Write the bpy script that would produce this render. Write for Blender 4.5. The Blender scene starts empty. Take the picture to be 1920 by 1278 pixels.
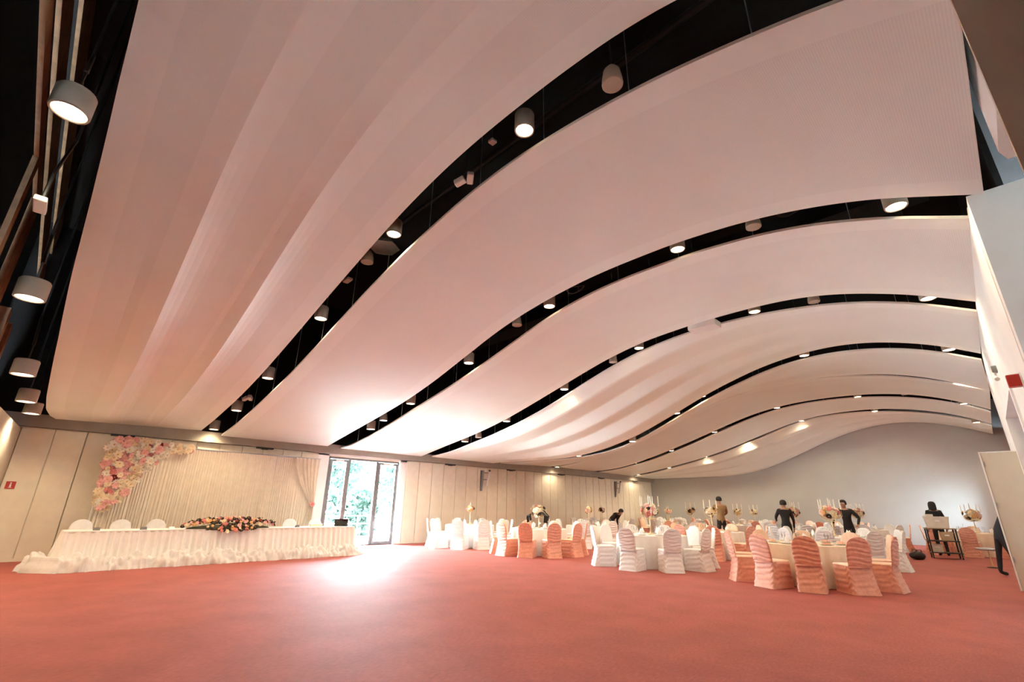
import bpy, bmesh, math, random
from mathutils import Vector, Matrix, noise
import numpy as np
random.seed(7)
SC = bpy.context.scene
COL = SC.collection
R = math.radians

# ------------------------------------------------------------------ camera
def setup_camera():
    yaw, pit, rol, H = 0.79481, 0.34094, 0.015044, 1.37
    f = Vector((-math.sin(yaw)*math.cos(pit), math.cos(yaw)*math.cos(pit), math.sin(pit)))
    r = Vector((math.cos(yaw), math.sin(yaw), 0)); u = r.cross(f)
    r2 = r*math.cos(rol)+u*math.sin(rol); u2 = u*math.cos(rol)-r*math.sin(rol)
    cd = bpy.data.cameras.new('camera'); co = bpy.data.objects.new('camera', cd); COL.objects.link(co)
    cd.sensor_width = 36; cd.lens = 879.76/1920*36; cd.clip_start = .05; cd.clip_end = 500
    M = Matrix((r2, u2, -f)).transposed().to_4x4(); M.translation = (0, 0, H)
    co.matrix_world = M
    SC.camera = co
setup_camera()

# ------------------------------------------------------------------ world, exposure
SKY = 12.5
SUN = 3.0
LAMP_W = 20.0
w = bpy.data.worlds.new('world'); SC.world = w; w.use_nodes = True
nt = w.node_tree; bg = nt.nodes['Background']
tc = nt.nodes.new('ShaderNodeTexCoord'); sep = nt.nodes.new('ShaderNodeSeparateXYZ'); rmp = nt.nodes.new('ShaderNodeValToRGB')
nt.links.new(tc.outputs['Generated'], sep.inputs[0]); nt.links.new(sep.outputs['Z'], rmp.inputs[0])
rmp.color_ramp.elements[0].position = 0.0; rmp.color_ramp.elements[0].color = (.80, .92, 1, 1)
rmp.color_ramp.elements[1].position = .8; rmp.color_ramp.elements[1].color = (.62, .80, 1, 1)
nt.links.new(rmp.outputs[0], bg.inputs['Color']); bg.inputs['Strength'].default_value = SKY
vs = SC.view_settings
vs.view_transform = 'Standard'; vs.look = 'None'; vs.gamma = 1; vs.use_curve_mapping = False; vs.exposure = 3.52
sl_ = bpy.data.lights.new('sun', 'SUN'); sl_.energy = SUN; sl_.angle = R(1.0); sl_.color = (1, .97, .92)
so_ = bpy.data.objects.new('sun', sl_); COL.objects.link(so_); so_.location = (-30, 9, 30); so_.rotation_euler = Vector((.06, .62, -.78)).to_track_quat('-Z', 'Y').to_euler()
# daylight portals: the glazed terrace door and the side lobby's glazing guide the sky light indoors
def portal(loc, rot, sx, sy):
    l = bpy.data.lights.new('portal', 'AREA'); l.shape = 'RECTANGLE'; l.size = sx; l.size_y = sy
    l.cycles.is_portal = True
    o = bpy.data.objects.new('daylight_portal', l); COL.objects.link(o); o.location = loc; o.rotation_euler = rot
portal((-17.15, 8.95, 1.52), (0, R(-90), 0), 3.1, 3.0)
portal((4.15, 19.35, 1.8), (0, R(90), 0), 3.4, 1.2)
portal((.70, 28.05, 1.8), (0, R(90), 0), 1.6, .9)
portal((4.15, 4.2, 4.25), (0, R(90), 0), .7, .6)

# ------------------------------------------------------------------ materials
MATS = {}
def mat(name, col, rough=.7, var=.06, scale=8., bump=0., bscale=60., metal=0., emit=None, estr=0., coat=0., sheen=0., trans=0.):
    m = bpy.data.materials.new(name); m.use_nodes = True
    t = m.node_tree; b = t.nodes['Principled BSDF']; L = t.links.new
    c = tuple(col)+(1,)
    tx = t.nodes.new('ShaderNodeTexCoord')
    n = t.nodes.new('ShaderNodeTexNoise'); n.inputs['Scale'].default_value = scale; n.inputs['Detail'].default_value = 4
    L(tx.outputs['Object'], n.inputs['Vector'])
    mr = t.nodes.new('ShaderNodeMapRange'); mr.inputs['To Min'].default_value = 1-var; mr.inputs['To Max'].default_value = 1+var
    mr.inputs['From Min'].default_value = .3; mr.inputs['From Max'].default_value = .7
    L(n.outputs['Fac'], mr.inputs['Value'])
    mx = t.nodes.new('ShaderNodeVectorMath'); mx.operation = 'SCALE'; mx.inputs[0].default_value = c[:3]
    L(mr.outputs[0], mx.inputs['Scale']); L(mx.outputs[0], b.inputs['Base Color'])
    b.inputs['Roughness'].default_value = rough; b.inputs['Metallic'].default_value = metal
    if coat: b.inputs['Coat Weight'].default_value = coat
    if sheen: b.inputs['Sheen Weight'].default_value = sheen
    if emit: b.inputs['Emission Color'].default_value = tuple(emit)+(1,); b.inputs['Emission Strength'].default_value = estr
    if bump:
        n2 = t.nodes.new('ShaderNodeTexNoise'); n2.inputs['Scale'].default_value = bscale; n2.inputs['Detail'].default_value = 3
        L(tx.outputs['Object'], n2.inputs['Vector'])
        bp = t.nodes.new('ShaderNodeBump'); bp.inputs['Strength'].default_value = bump; bp.inputs['Distance'].default_value = .01
        L(n2.outputs['Fac'], bp.inputs['Height']); L(bp.outputs[0], b.inputs['Normal'])
    if trans:
        tr = t.nodes.new('ShaderNodeBsdfTranslucent'); tr.inputs['Color'].default_value = c
        ms = t.nodes.new('ShaderNodeMixShader'); ms.inputs[0].default_value = trans
        L(b.outputs[0], ms.inputs[1]); L(tr.outputs[0], ms.inputs[2]); L(ms.outputs[0], t.nodes['Material Output'].inputs['Surface'])
    MATS[name] = m
    return m
mat('carpet', (.385, .102, .084), .62, .10, 1.6, .5, 260, sheen=0)
def tune_carpet():
    m = MATS['carpet']; t = m.node_tree; L = t.links.new; b = t.nodes['Principled BSDF']; b.inputs['Specular IOR Level'].default_value = .22
    tx = t.nodes.new('ShaderNodeTexCoord'); n = t.nodes.new('ShaderNodeTexNoise'); n.inputs['Scale'].default_value = 45; n.inputs['Detail'].default_value = 6
    mp = t.nodes.new('ShaderNodeMapping'); mp.inputs['Rotation'].default_value = (0, 0, R(35)); mp.inputs['Scale'].default_value = (1, .35, 1)
    L(tx.outputs['Object'], mp.inputs[0]); L(mp.outputs[0], n.inputs['Vector'])
    mr = t.nodes.new('ShaderNodeMapRange'); mr.inputs['From Min'].default_value = .3; mr.inputs['From Max'].default_value = .7
    mr.inputs['To Min'].default_value = .86; mr.inputs['To Max'].default_value = 1.14; L(n.outputs['Fac'], mr.inputs['Value'])
    src = b.inputs['Base Color'].links[0].from_socket
    v = t.nodes.new('ShaderNodeVectorMath'); v.operation = 'SCALE'; L(src, v.inputs[0]); L(mr.outputs[0], v.inputs['Scale']); L(v.outputs[0], b.inputs['Base Color'])
tune_carpet()
def ceiling_mat():
    m = mat('ceiling_board', (.80, .805, .755), .8, .025, .8)
    t = m.node_tree; L = t.links.new; b = t.nodes['Principled BSDF']
    at = t.nodes.new('ShaderNodeAttribute'); at.attribute_name = 'perf'
    tx = t.nodes.new('ShaderNodeTexCoord')
    wv = t.nodes.new('ShaderNodeTexWave'); wv.inputs['Scale'].default_value = 14; wv.bands_direction = 'X'
    wy = t.nodes.new('ShaderNodeTexWave'); wy.inputs['Scale'].default_value = 14; wy.bands_direction = 'Y'
    L(tx.outputs['Object'], wv.inputs['Vector']); L(tx.outputs['Object'], wy.inputs['Vector'])
    mu = t.nodes.new('ShaderNodeMath'); mu.operation = 'MULTIPLY_ADD'; mu.inputs[1].default_value = .35
    L(wy.outputs['Fac'], mu.inputs[0]); L(wv.outputs['Fac'], mu.inputs[2])
    m2 = t.nodes.new('ShaderNodeMath'); m2.operation = 'MULTIPLY'; L(mu.outputs[0], m2.inputs[0]); L(at.outputs['Fac'], m2.inputs[1])
    mr = t.nodes.new('ShaderNodeMapRange'); mr.inputs['To Min'].default_value = 1; mr.inputs['To Max'].default_value = .92; L(m2.outputs[0], mr.inputs['Value'])
    src = b.inputs['Base Color'].links[0].from_socket
    v = t.nodes.new('ShaderNodeVectorMath'); v.operation = 'SCALE'; L(src, v.inputs[0]); L(mr.outputs[0], v.inputs['Scale']); L(v.outputs[0], b.inputs['Base Color'])
ceiling_mat()
mat('void', (.006, .006, .006), .9, .3)
mat('duct', (.02, .02, .022), .5, .3, metal=.2)
mat('wall_panel', (.76, .69, .56), .85, .05, 3)
mat('wall_paint', (.50, .51, .51), .85, .03, 1.2)
mat('white_paint', (.86, .85, .82), .7, .03, 2)
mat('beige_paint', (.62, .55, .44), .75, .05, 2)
mat('soffit', (.30, .26, .215), .7, .08, 3)
mat('wood_frame', (.34, .20, .10), .55, .25, 6)
mat('black_metal', (.012, .012, .012), .45, .2)
mat('dark_glass', (.004, .004, .005), .5, .1)
MATS['dark_glass'].node_tree.nodes['Principled BSDF'].inputs['Specular IOR Level'].default_value = .1
mat('lamp_body', (.40, .35, .28), .45, .05)
mat('lamp_lens', (.9, .8, .6), .4, .02, emit=(1, .80, .52), estr=2.2)
mat('white_plastic', (.74, .72, .68), .4, .03)
mat('alu', (.23, .24, .24), .35, .1, metal=.6)
mat('white_cloth', (.82, .81, .80), .8, .04, 14, .25, 30, sheen=.2)
mat('grey_cloth', (.66, .65, .66), .7, .05, 14, .25, 30, sheen=.2)
mat('peach_cloth', (.78, .36, .25), .42, .10, 18, .25, 40, sheen=.3)
mat('peach_light', (.86, .62, .45), .45, .08, 18, .2, 40, sheen=.3)
mat('table_cloth', (.83, .80, .77), .8, .03, 10, .1, 40, sheen=.2)
mat('cream_cloth', (.84, .70, .56), .7, .05, 10, .1, 40)
mat('tulle', (.86, .85, .83), .9, .06, 12, .5, 22, trans=.25)
mat('drape', (.84, .76, .63), .8, .05, 6, trans=.15)
mat('porcelain', (.85, .84, .80), .25, .02)
mat('napkin', (.86, .84, .82), .8, .04)
mat('napkin_peach', (.80, .42, .28), .7, .06)
mat('gold', (.78, .62, .36), .35, .08, metal=.4)
mat('ivory_candle', (.86, .82, .72), .5, .02, emit=None)
mat('flower_cream', (.86, .74, .52), .7, .12, 30)
mat('flower_white', (.86, .82, .70), .7, .1, 30)
mat('flower_pink', (.84, .47, .44), .7, .18, 30)
mat('flower_rose', (.72, .24, .22), .7, .2, 30)
mat('flower_wine', (.24, .02, .018), .7, .25, 30)
mat('flower_dark', (.022, .014, .010), .7, .3, 30)
mat('flower_amber', (.76, .45, .18), .7, .15, 30)
mat('leaf', (.055, .055, .02), .6, .3, 20)
mat('foliage', (.015, .034, .025), .6, .35, 2, trans=.2)
mat('bark', (.10, .07, .05), .9, .3, 10)
mat('terrace', (.72, .71, .68), .9, .08, 3)
mat('railing_white', (.75, .75, .75), .5, .03)
mat('red_sign', (.42, .026, .02), .4, .05)
mat('skin', (.42, .24, .16), .55, .06)
mat('hair', (.012, .009, .008), .6, .2)
mat('black_fabric', (.012, .012, .013), .85, .2)
mat('navy_fabric', (.018, .021, .03), .85, .2)
mat('tan_fabric', (.30, .19, .09), .85, .15)
mat('grey_fabric', (.16, .15, .15), .85, .12)
mat('cart_black', (.03, .025, .022), .4, .2)
mat('cart_wood', (.34, .22, .10), .5, .2, 5)
mat('bin_plastic', (.72, .66, .54), .5, .06)
mat('cardboard', (.48, .33, .18), .8, .1)
mat('bag', (.012, .010, .010), .35, .3, 20, .6, 12)
mat('steel', (.45, .48, .52), .3, .1, metal=.8)
mat('screen', (.012, .014, .016), .12, .05)
def glass_mat(name, tint, gl):
    m = bpy.data.materials.new(name); m.use_nodes = True; t = m.node_tree; L = t.links.new
    t.nodes.remove(t.nodes['Principled BSDF'])
    a = t.nodes.new('ShaderNodeBsdfTransparent'); a.inputs[0].default_value = tint+(1,)
    g = t.nodes.new('ShaderNodeBsdfGlossy'); g.inputs['Roughness'].default_value = .03
    fr = t.nodes.new('ShaderNodeFresnel'); fr.inputs[0].default_value = gl
    ms = t.nodes.new('ShaderNodeMixShader'); L(fr.outputs[0], ms.inputs[0]); L(a.outputs[0], ms.inputs[1]); L(g.outputs[0], ms.inputs[2])
    L(ms.outputs[0], t.nodes['Material Output'].inputs['Surface']); MATS[name] = m
glass_mat('pane_glass', (.93, .97, .95), 1.3)
glass_mat('drinking_glass', (.96, .97, .97), 1.16)

# ------------------------------------------------------------------ mesh builder
class MB:
    def __init__(s): s.v = []; s.f = []; s.m = []; s.mi = 0
    def add(s, vs_, fs):
        o = len(s.v); s.v += [tuple(v) for v in vs_]; s.f += [tuple(i+o for i in f) for f in fs]; s.m += [s.mi]*len(fs); return s
    def box(s, x0, y0, z0, x1, y1, z1, b=0):
        if b <= 0:
            vs_ = [(x, y, z) for z in (z0, z1) for y in (y0, y1) for x in (x0, x1)]
            return s.add(vs_, [(0, 2, 3, 1), (4, 5, 7, 6), (0, 1, 5, 4), (2, 6, 7, 3), (0, 4, 6, 2), (1, 3, 7, 5)])
        bm = bmesh.new(); bmesh.ops.create_cube(bm, size=1)
        for v in bm.verts: v.co = Vector(((x0+x1)/2+v.co.x*(x1-x0), (y0+y1)/2+v.co.y*(y1-y0), (z0+z1)/2+v.co.z*(z1-z0)))
        bmesh.ops.bevel(bm, geom=bm.edges[:], offset=b, segments=2, affect='EDGES', profile=.5)
        bm.verts.index_update(); s.add([v.co for v in bm.verts], [[v.index for v in f.verts] for f in bm.faces]); bm.free(); return s
    def tube(s, pts, r, n=8, cap=True):
        pts = [Vector(p) for p in pts]; k = len(pts); rr = r if isinstance(r, (list, tuple)) else [r]*k
        vs_ = []; ref = None
        for i, p in enumerate(pts):
            d = (pts[min(i+1, k-1)]-pts[max(i-1, 0)]).normalized()
            if ref is None: ref = Vector((0, 0, 1)) if abs(d.z) < .9 else Vector((1, 0, 0))
            a = d.cross(ref).normalized(); b = d.cross(a).normalized(); ref = a.cross(d) if False else ref
            for j in range(n):
                t = 2*math.pi*j/n; vs_.append(p+a*math.cos(t)*rr[i]+b*math.sin(t)*rr[i])
        fs = [(i*n+j, i*n+(j+1) % n, (i+1)*n+(j+1) % n, (i+1)*n+j) for i in range(k-1) for j in range(n)]
        if cap: fs += [tuple(range(n))[::-1], tuple(range((k-1)*n, k*n))]
        return s.add(vs_, fs)
    def lathe(s, prof, n=24, c=(0, 0, 0), M=None, openend=False):
        vs_ = []; k = len(prof)
        for (r, z) in prof:
            for j in range(n):
                t = 2*math.pi*j/n; p = Vector((r*math.cos(t), r*math.sin(t), z))
                if M is not None: p = M @ p
                vs_.append(p+Vector(c))
        fs = [(i*n+j, i*n+(j+1) % n, (i+1)*n+(j+1) % n, (i+1)*n+j) for i in range(k-1) for j in range(n)]
        if prof[0][0] > 1e-5: fs.append(tuple(range(n))[::-1])
        if prof[-1][0] > 1e-5 and not openend: fs.append(tuple(range((k-1)*n, k*n)))
        return s.add(vs_, fs)
    def grid(s, nu, nv, fn, flip=False, closeu=False):
        vs_ = [fn(i, j) for j in range(nv) for i in range(nu)]
        fs = []
        for j in range(nv-1):
            for i in range(nu if closeu else nu-1):
                q = (j*nu+i, j*nu+(i+1) % nu, (j+1)*nu+(i+1) % nu, (j+1)*nu+i)
                fs.append(q[::-1] if flip else q)
        return s.add(vs_, fs)
    def ball(s, c, r, n=8, m=6, sc=(1, 1, 1)):
        prof = [(max(1e-6, math.sin(math.pi*i/m))*r, -math.cos(math.pi*i/m)*r) for i in range(m+1)]
        M = Matrix.Diagonal(Vector(sc)); return s.lathe(prof, n, c, M)
    def mesh(s, name, mats, smooth=False):
        me = bpy.data.meshes.new(name); me.from_pydata([tuple(v) for v in s.v], [], s.f)
        for x in (mats if isinstance(mats, (list, tuple)) else [mats]): me.materials.append(MATS[x])
        me.polygons.foreach_set('material_index', s.m)
        if smooth: me.polygons.foreach_set('use_smooth', [True]*len(me.polygons))
        me.update(); return me
    def build(s, name, mats, parent=None, smooth=False, loc=None):
        return place(s.mesh(name, mats, smooth), name, parent, loc)
def place(me, name, parent=None, loc=None, rot=None, scale=None):
    o = bpy.data.objects.new(name, me); COL.objects.link(o)
    if parent: o.parent = parent
    if loc is not None: o.location = loc
    if rot is not None: o.rotation_euler = rot
    if scale is not None: o.scale = scale if isinstance(scale, (tuple, list, Vector)) else (scale,)*3
    return o
def empty(name, loc=(0, 0, 0), rz=0):
    o = bpy.data.objects.new(name, None); COL.objects.link(o); o.location = loc; o.rotation_euler = (0, 0, rz); o.empty_display_size = .1; return o
def tag(o, label=None, cat=None, group=None, kind=None):
    if label: o['label'] = label
    if cat: o['category'] = cat
    if group: o['group'] = group
    if kind: o['kind'] = kind
    return o
def struct(o, label=None): o['kind'] = 'structure'; (label and o.__setitem__('label', label)); return o
ORD = ['first', 'second', 'third', 'fourth', 'fifth', 'sixth', 'seventh', 'eighth', 'ninth', 'tenth', 'eleventh', 'twelfth']

# ------------------------------------------------------------------ the hall: floor, walls, ceiling void
XL, XR, YF, YN, ZC = -16.92, .45, 30.0, -.95, 8.6
floor = struct(MB().box(XL-.25, YN-.3, -.2, 4.4, YF+.3, 0).build('floor', 'carpet'), 'red carpet covering the whole hall floor')
struct(MB().box(XL-.3, YF, 0, 4.4, YF+.25, ZC).build('wall_far', 'wall_paint'), 'plain grey end wall behind the tables')
# left wall: backing with the door opening, folded panels as pieces
DY0, DY1, DZ = 7.5, 10.42, 3.02
b = MB(); b.box(XL-.25, -1.7, 0, XL-.03, DY0-.06, ZC); b.box(XL-.25, DY1+.3, 0, XL-.03, YF, ZC); b.box(XL-.25, DY0-.06, DZ, XL-.03, DY1+.3, ZC)
wl = struct(b.build('wall_left', 'wall_panel'), 'cream wall of folded upright panels')
def panel_mesh(h, wd):
    m = MB()
    m.add([(-.0, -wd/2+.006, 0), (.028, -wd/2+.012, 0), (.028, wd/2-.012, 0), (-.0, wd/2-.006, 0), (0, -wd/2+.006, h), (.028, -wd/2+.012, h), (.028, wd/2-.012, h), (0, wd/2-.006, h)],
          [(0, 1, 5, 4), (1, 2, 6, 5), (2, 3, 7, 6), (4, 5, 6, 7), (0, 3, 2, 1)])
    return m.mesh('wall_panel', 'wall_panel')
PW = .63
pm = panel_mesh(3.09, PW)
y = -.12+PW/2-PW; k = 0
ys = []
yy = -.43+PW/2
while yy < DY0-.5: ys.append(yy); yy += PW
yy = DY1+.62
while yy < YF-.2: ys.append(yy); yy += PW
for k, yv in enumerate(ys):
    place(pm, 'wall_panel', wl, (XL-.012, yv, .0), (0, 0, R((3.0, -1.6)[k % 2])))
# white plaster reveals beside the door
b = MB(); b.box(XL-.03, DY1+.02, 0, XL+.03, DY1+.30, 3.1); b.box(XL-.03, DY0-.42, 0, XL+.03, DY0-.02, 3.1); b.box(XL-.03, DY0-.42, DZ+.02, XL+.03, DY1+.30, 3.11)
struct(b.build('trim_1', 'white_paint'), 'white plaster surround of the glass door')
b = MB(); b.box(XL-.03, -.43, 0, XL+.022, DY0-.42, .07); b.box(XL-.03, DY1+.3, 0, XL+.022, YF, .07)
struct(b.build('baseboard_left', 'wall_panel'))
struct(MB().box(XL-.03, YN, 3.11, XL+.17, YF, 3.42).build('trim_2', 'soffit'), 'grey-brown beam along the top of the panelled wall')
# right wall with lobby opening and the pier return
b = MB()
def wx(y): return .45-.18*min(1, (y-7.3)/8.2)
def skew(b, y0, y1, z0, z1, d0=0., th=.3):
    b.add([(wx(y0)+d0, y0, z0), (wx(y1)+d0, y1, z0), (wx(y1)+th, y1, z0), (wx(y0)+th, y0, z0), (wx(y0)+d0, y0, z1), (wx(y1)+d0, y1, z1), (wx(y1)+th, y1, z1), (wx(y0)+th, y0, z1)],
          [(0, 3, 2, 1), (4, 5, 6, 7), (0, 1, 5, 4), (1, 2, 6, 5), (2, 3, 7, 6), (3, 0, 4, 7)])
skew(b, 7.6, 10.3, 0, 5.03); skew(b, 10.3, 13.6, 3.2, 5.03); skew(b, 13.6, 18.0, 0, 5.03); b.box(XR, 18.0, 0, XR+.3, 27.6, 5.03); b.box(XR, 27.6, 0, XR+.3, 28.5, 1.0); b.box(XR, 28.5, 0, XR+.3, 28.7, 3.1); b.box(XR, 27.6, 2.6, XR+.3, 28.5, 3.1); b.box(XR, 27.6, 3.1, XR+.3, 28.7, 5.03); b.box(XR, 28.7, 0, XR+.3, YF, 5.03)
b.box(XR, 7.3, 0, 4.2, 7.6, 5.03)
struct(b.build('wall_right', 'white_paint'), 'white side wall beside the ceiling strip ends')
b = MB(); skew(b, 10.18, 10.32, 0, 3.32, -.03, .34); skew(b, 13.58, 13.72, 0, 3.32, -.03, .34); skew(b, 10.32, 13.58, 3.18, 3.32, -.03, .34)
struct(b.build('trim_3', 'white_paint'), 'white frame around the side opening')
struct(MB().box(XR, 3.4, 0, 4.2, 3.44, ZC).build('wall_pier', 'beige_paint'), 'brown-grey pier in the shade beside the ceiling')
b = MB(); b.add([(.66, 3.75, 4.6), (.66, 5.75, 4.6), (.72, 5.95, 4.6), (1.6, 5.95, 4.6), (1.6, 3.75, 4.6), (.66, 3.75, 8.4), (.66, 5.75, 8.4), (.72, 5.95, 8.4), (1.6, 5.95, 8.4), (1.6, 3.75, 8.4)],
      [(0, 1, 6, 5), (1, 2, 7, 6), (2, 3, 8, 7), (3, 4, 9, 8), (4, 0, 5, 9), (4, 3, 2, 1, 0), (5, 6, 7, 8, 9)])
struct(b.build('wall_bulkhead', 'white_paint'), 'white bulkhead above the side wall')
# outer closing walls: alcove and lobby on the right
b = MB(); b.box(4.2, YN-.3, 0, 4.4, 3.9, ZC); b.box(4.2, 4.5, 0, 4.4, 7.1, ZC); b.box(4.2, 3.9, 0, 4.4, 4.5, 3.9); b.box(4.2, 3.9, 4.6, 4.4, 4.5, ZC); b.box(4.2, 7.1, 0, 4.4, 12.0, ZC); b.box(4.2, 12.0, 0, 4.4, 18.7, ZC); b.box(4.2, 18.7, 3.5, 4.4, 20.2, ZC); b.box(XR+.3, 20.0, 0, 4.2, 20.2, 5.0); b.box(XR+.3, 8.3, 0, 4.2, 8.5, 5.0); b.box(XR+.3, 7.6, 5.0, 4.2, 20.2, 5.15)
struct(b.build('wall_lobby', 'white_paint'), 'white walls of the side lobby')
for wn_, (y0, y1, z1, nm) in enumerate(((3.9, 4.5, 4.6, 'high window lighting the alcove'), (18.7, 20.0, 3.5, 'glazed side of the lobby'))):
    g = struct(empty('window_%d' % (wn_+2), (4.3, 0, 0)), nm); n = 1 if wn_ == 0 else 3
    for i in range(n+1):
        yv = y0+(y1-y0)*i/n; MB().box(-.05, yv-.035, 3.9 if wn_ == 0 else 0, .05, yv+.035, z1).build('mullion', 'alu', g)
        if i < n: MB().box(-.006, yv+.035, 3.9 if wn_ == 0 else 0, .006, yv+(y1-y0)/n-.035, z1).build('pane', 'pane_glass', g)
struct(MB().box(4.4, -10, -.35, 40, 40, -.06).build('ground', 'terrace'), 'pale paving outside the lobby')
g = struct(empty('window_4', (XR+.2, 0, 0)), 'side window near the grey end wall')
for i in range(3):
    yv = 27.6+.45*i; MB().box(-.05, yv-.035, 1.0, .05, yv+.035, 2.6).build('mullion', 'alu', g)
    if i < 2: MB().box(-.006, yv+.035, 1.0, .006, yv+.415, 2.6).build('pane', 'pane_glass', g)
# near wall: beige lower wall, timber-framed dark window above
b = MB()
b.add([(XL-.05, -.43, 0), (-10.2, -.95, 0), (-10.2, -.95, 3.05), (XL-.05, -.43, 3.05), (XL-.05, -1.2, 0), (-10.2, -1.2, 0), (-10.2, -1.2, 3.05), (XL-.05, -1.2, 3.05)],
      [(0, 1, 2, 3), (4, 7, 6, 5), (3, 2, 6, 7), (1, 5, 6, 2), (0, 3, 7, 4)])
b.box(-10.2, -1.25, 0, 4.4, -.95, 3.05)
struct(b.build('wall_near', 'beige_paint'), 'beige wall beside the panelled wall')
wn = struct(empty('window_1', (0, 0, 0)), 'dark window behind timber posts above the near wall')
MB().box(-16.9, -1.46, 3.05, 4.0, -1.42, ZC).build('pane', 'dark_glass', wn)
for z0, z1, yo in ((5.90, 6.14, -1.0), (6.55, 7.08, -1.02), (7.7, 8.5, -1.04)):
    MB().box(-16.9 if z0 > 6.3 else -10.6, yo-.05, z0, 4.0, yo, z1).build('beam', 'wood_frame', wn)
for x0, x1, yo in ((-8.80, -8.50, -1.0), (-10.6, -9.85, -1.0)):
    MB().box(x0, yo-.06, 3.05, x1, yo, 5.90).build('post', 'wood_frame', wn)
for x0 in (-12.4, -11.4):
    MB().box(x0, -1.25, 3.05, x0+.35, -.9, 4.4).build('post', 'wood_frame', wn)
ceil = struct(MB().box(XL-.3, -1.7, ZC, 4.4, YF+.3, ZC+.2).build('ceiling', 'void'), 'wavy pale ceiling strips under a black void')
b = MB(); b.box(XL-.06, -1.6, 3.42, XL+.02, YF, ZC); b.box(XR+.3, 7.6, 5.16, XR+.36, YF, ZC); b.box(XL, YF-.04, 6.3, XR+.3, YF-.005, ZC); b.box(1.6, -1.2, 5.2, 1.65, 3.4, ZC); b.box(XL-.3, -1.60, 0, 4.4, -1.5, ZC)
b.box(XR+.3, 7.6, 5.04, XR+.36, YF, 5.16)
b.build('void_lining', 'void', ceil)

# ------------------------------------------------------------------ ceiling strips
XS = np.linspace(-16.75, .33, 25)
E_ = {
'Q': (3.35,3.34,3.33,3.32,3.31,3.31,3.32,3.35,3.42,3.53,3.70,3.93,4.22,4.52,4.82,5.09,5.32,5.52,5.66,5.76,5.78,5.72,5.58,5.36,5.10),
'A1': (3.43,3.52,3.62,3.74,3.86,4.00,4.16,4.34,4.54,4.75,4.97,5.19,5.40,5.61,5.81,5.99,6.13,6.23,6.28,6.29,6.27,6.20,6.03,5.71,5.33),
'B0': (3.33,3.42,3.53,3.66,3.81,3.97,4.14,4.31,4.51,4.72,4.95,5.17,5.39,5.58,5.76,5.90,6.02,6.10,6.13,6.10,6.03,5.92,5.76,5.56,5.31),
'B1': (3.34,3.48,3.61,3.74,3.87,4.00,4.14,4.29,4.47,4.67,4.90,5.13,5.36,5.55,5.70,5.81,5.89,5.93,5.94,5.93,5.88,5.79,5.64,5.42,5.11),
'C0': (3.30,3.35,3.45,3.57,3.72,3.88,4.05,4.22,4.39,4.56,4.75,4.95,5.16,5.38,5.58,5.73,5.83,5.88,5.89,5.88,5.83,5.74,5.58,5.34,5.02),
'C1': (3.31,3.44,3.57,3.69,3.81,3.94,4.09,4.26,4.46,4.67,4.89,5.11,5.33,5.53,5.69,5.81,5.88,5.93,5.95,5.95,5.91,5.80,5.60,5.33,4.98),
'D0': (3.33,3.37,3.45,3.57,3.70,3.83,3.98,4.14,4.33,4.54,4.78,5.03,5.27,5.49,5.67,5.80,5.89,5.93,5.94,5.91,5.84,5.73,5.55,5.29,4.94),
'D1': (3.32,3.32,3.31,3.30,3.29,3.29,3.30,3.34,3.43,3.55,3.73,3.94,4.21,4.50,4.80,5.09,5.33,5.54,5.69,5.78,5.80,5.73,5.56,5.30,4.93),
'E0': (3.35,3.34,3.33,3.32,3.31,3.31,3.32,3.35,3.42,3.53,3.70,3.93,4.22,4.52,4.82,5.09,5.32,5.52,5.66,5.73,5.73,5.65,5.49,5.23,4.88),
'F1': (3.43,3.46,3.52,3.62,3.76,3.94,4.13,4.34,4.55,4.77,5.00,5.23,5.45,5.64,5.78,5.88,5.93,5.95,5.94,5.90,5.81,5.67,5.45,5.14,4.76),
'G0': (3.41,3.46,3.54,3.64,3.77,3.93,4.11,4.31,4.52,4.75,4.98,5.21,5.43,5.62,5.77,5.87,5.93,5.94,5.92,5.86,5.76,5.61,5.40,5.12,4.77),
'G1': (3.38,3.48,3.59,3.71,3.83,3.97,4.11,4.27,4.45,4.65,4.87,5.11,5.34,5.56,5.74,5.87,5.94,5.97,5.96,5.91,5.81,5.65,5.43,5.13,4.75),
'H0': (3.36,3.46,3.56,3.68,3.81,3.95,4.10,4.26,4.44,4.64,4.86,5.10,5.34,5.57,5.75,5.88,5.94,5.95,5.92,5.84,5.73,5.58,5.37,5.10,4.75),
'H1': (3.33,3.33,3.33,3.33,3.33,3.33,3.33,3.34,3.40,3.51,3.67,3.89,4.15,4.44,4.74,5.02,5.26,5.44,5.56,5.61,5.56,5.44,5.23,4.95,4.62)}
E_['F0'] = E_['F1'][:18]+(5.93, 5.88, 5.78, 5.64, 5.42, 5.14, 4.83)
NX = 97
xg = np.linspace(-16.75, .33, NX)
def spline(xk, yk, x):       # cubic Hermite through the knots
    xk = np.array(xk, float); yk = np.array(yk, float); m = np.gradient(yk, xk)
    i = np.clip(np.searchsorted(xk, x)-1, 0, len(xk)-2); h = xk[i+1]-xk[i]; t = (x-xk[i])/h
    return (2*t**3-3*t**2+1)*yk[i]+(t**3-2*t**2+t)*h*m[i]+(-2*t**3+3*t**2)*yk[i+1]+(t**3-t**2)*h*m[i+1]
Zc = {k: spline(XS, v, xg) for k, v in E_.items()}
wq = np.interp(xg, [-16.8, -9, -5, .4], [.5, .45, 0, 0]); Zc['A0'] = Zc['B0']*(1-wq)+Zc['Q']*wq
ampA = np.interp(xg, [-16.75, -16.1, -13.5, -10.5, -8.5, -6.5, -4, .4], [0, .10, .38, .42, .27, .09, .03, .015])
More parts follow.
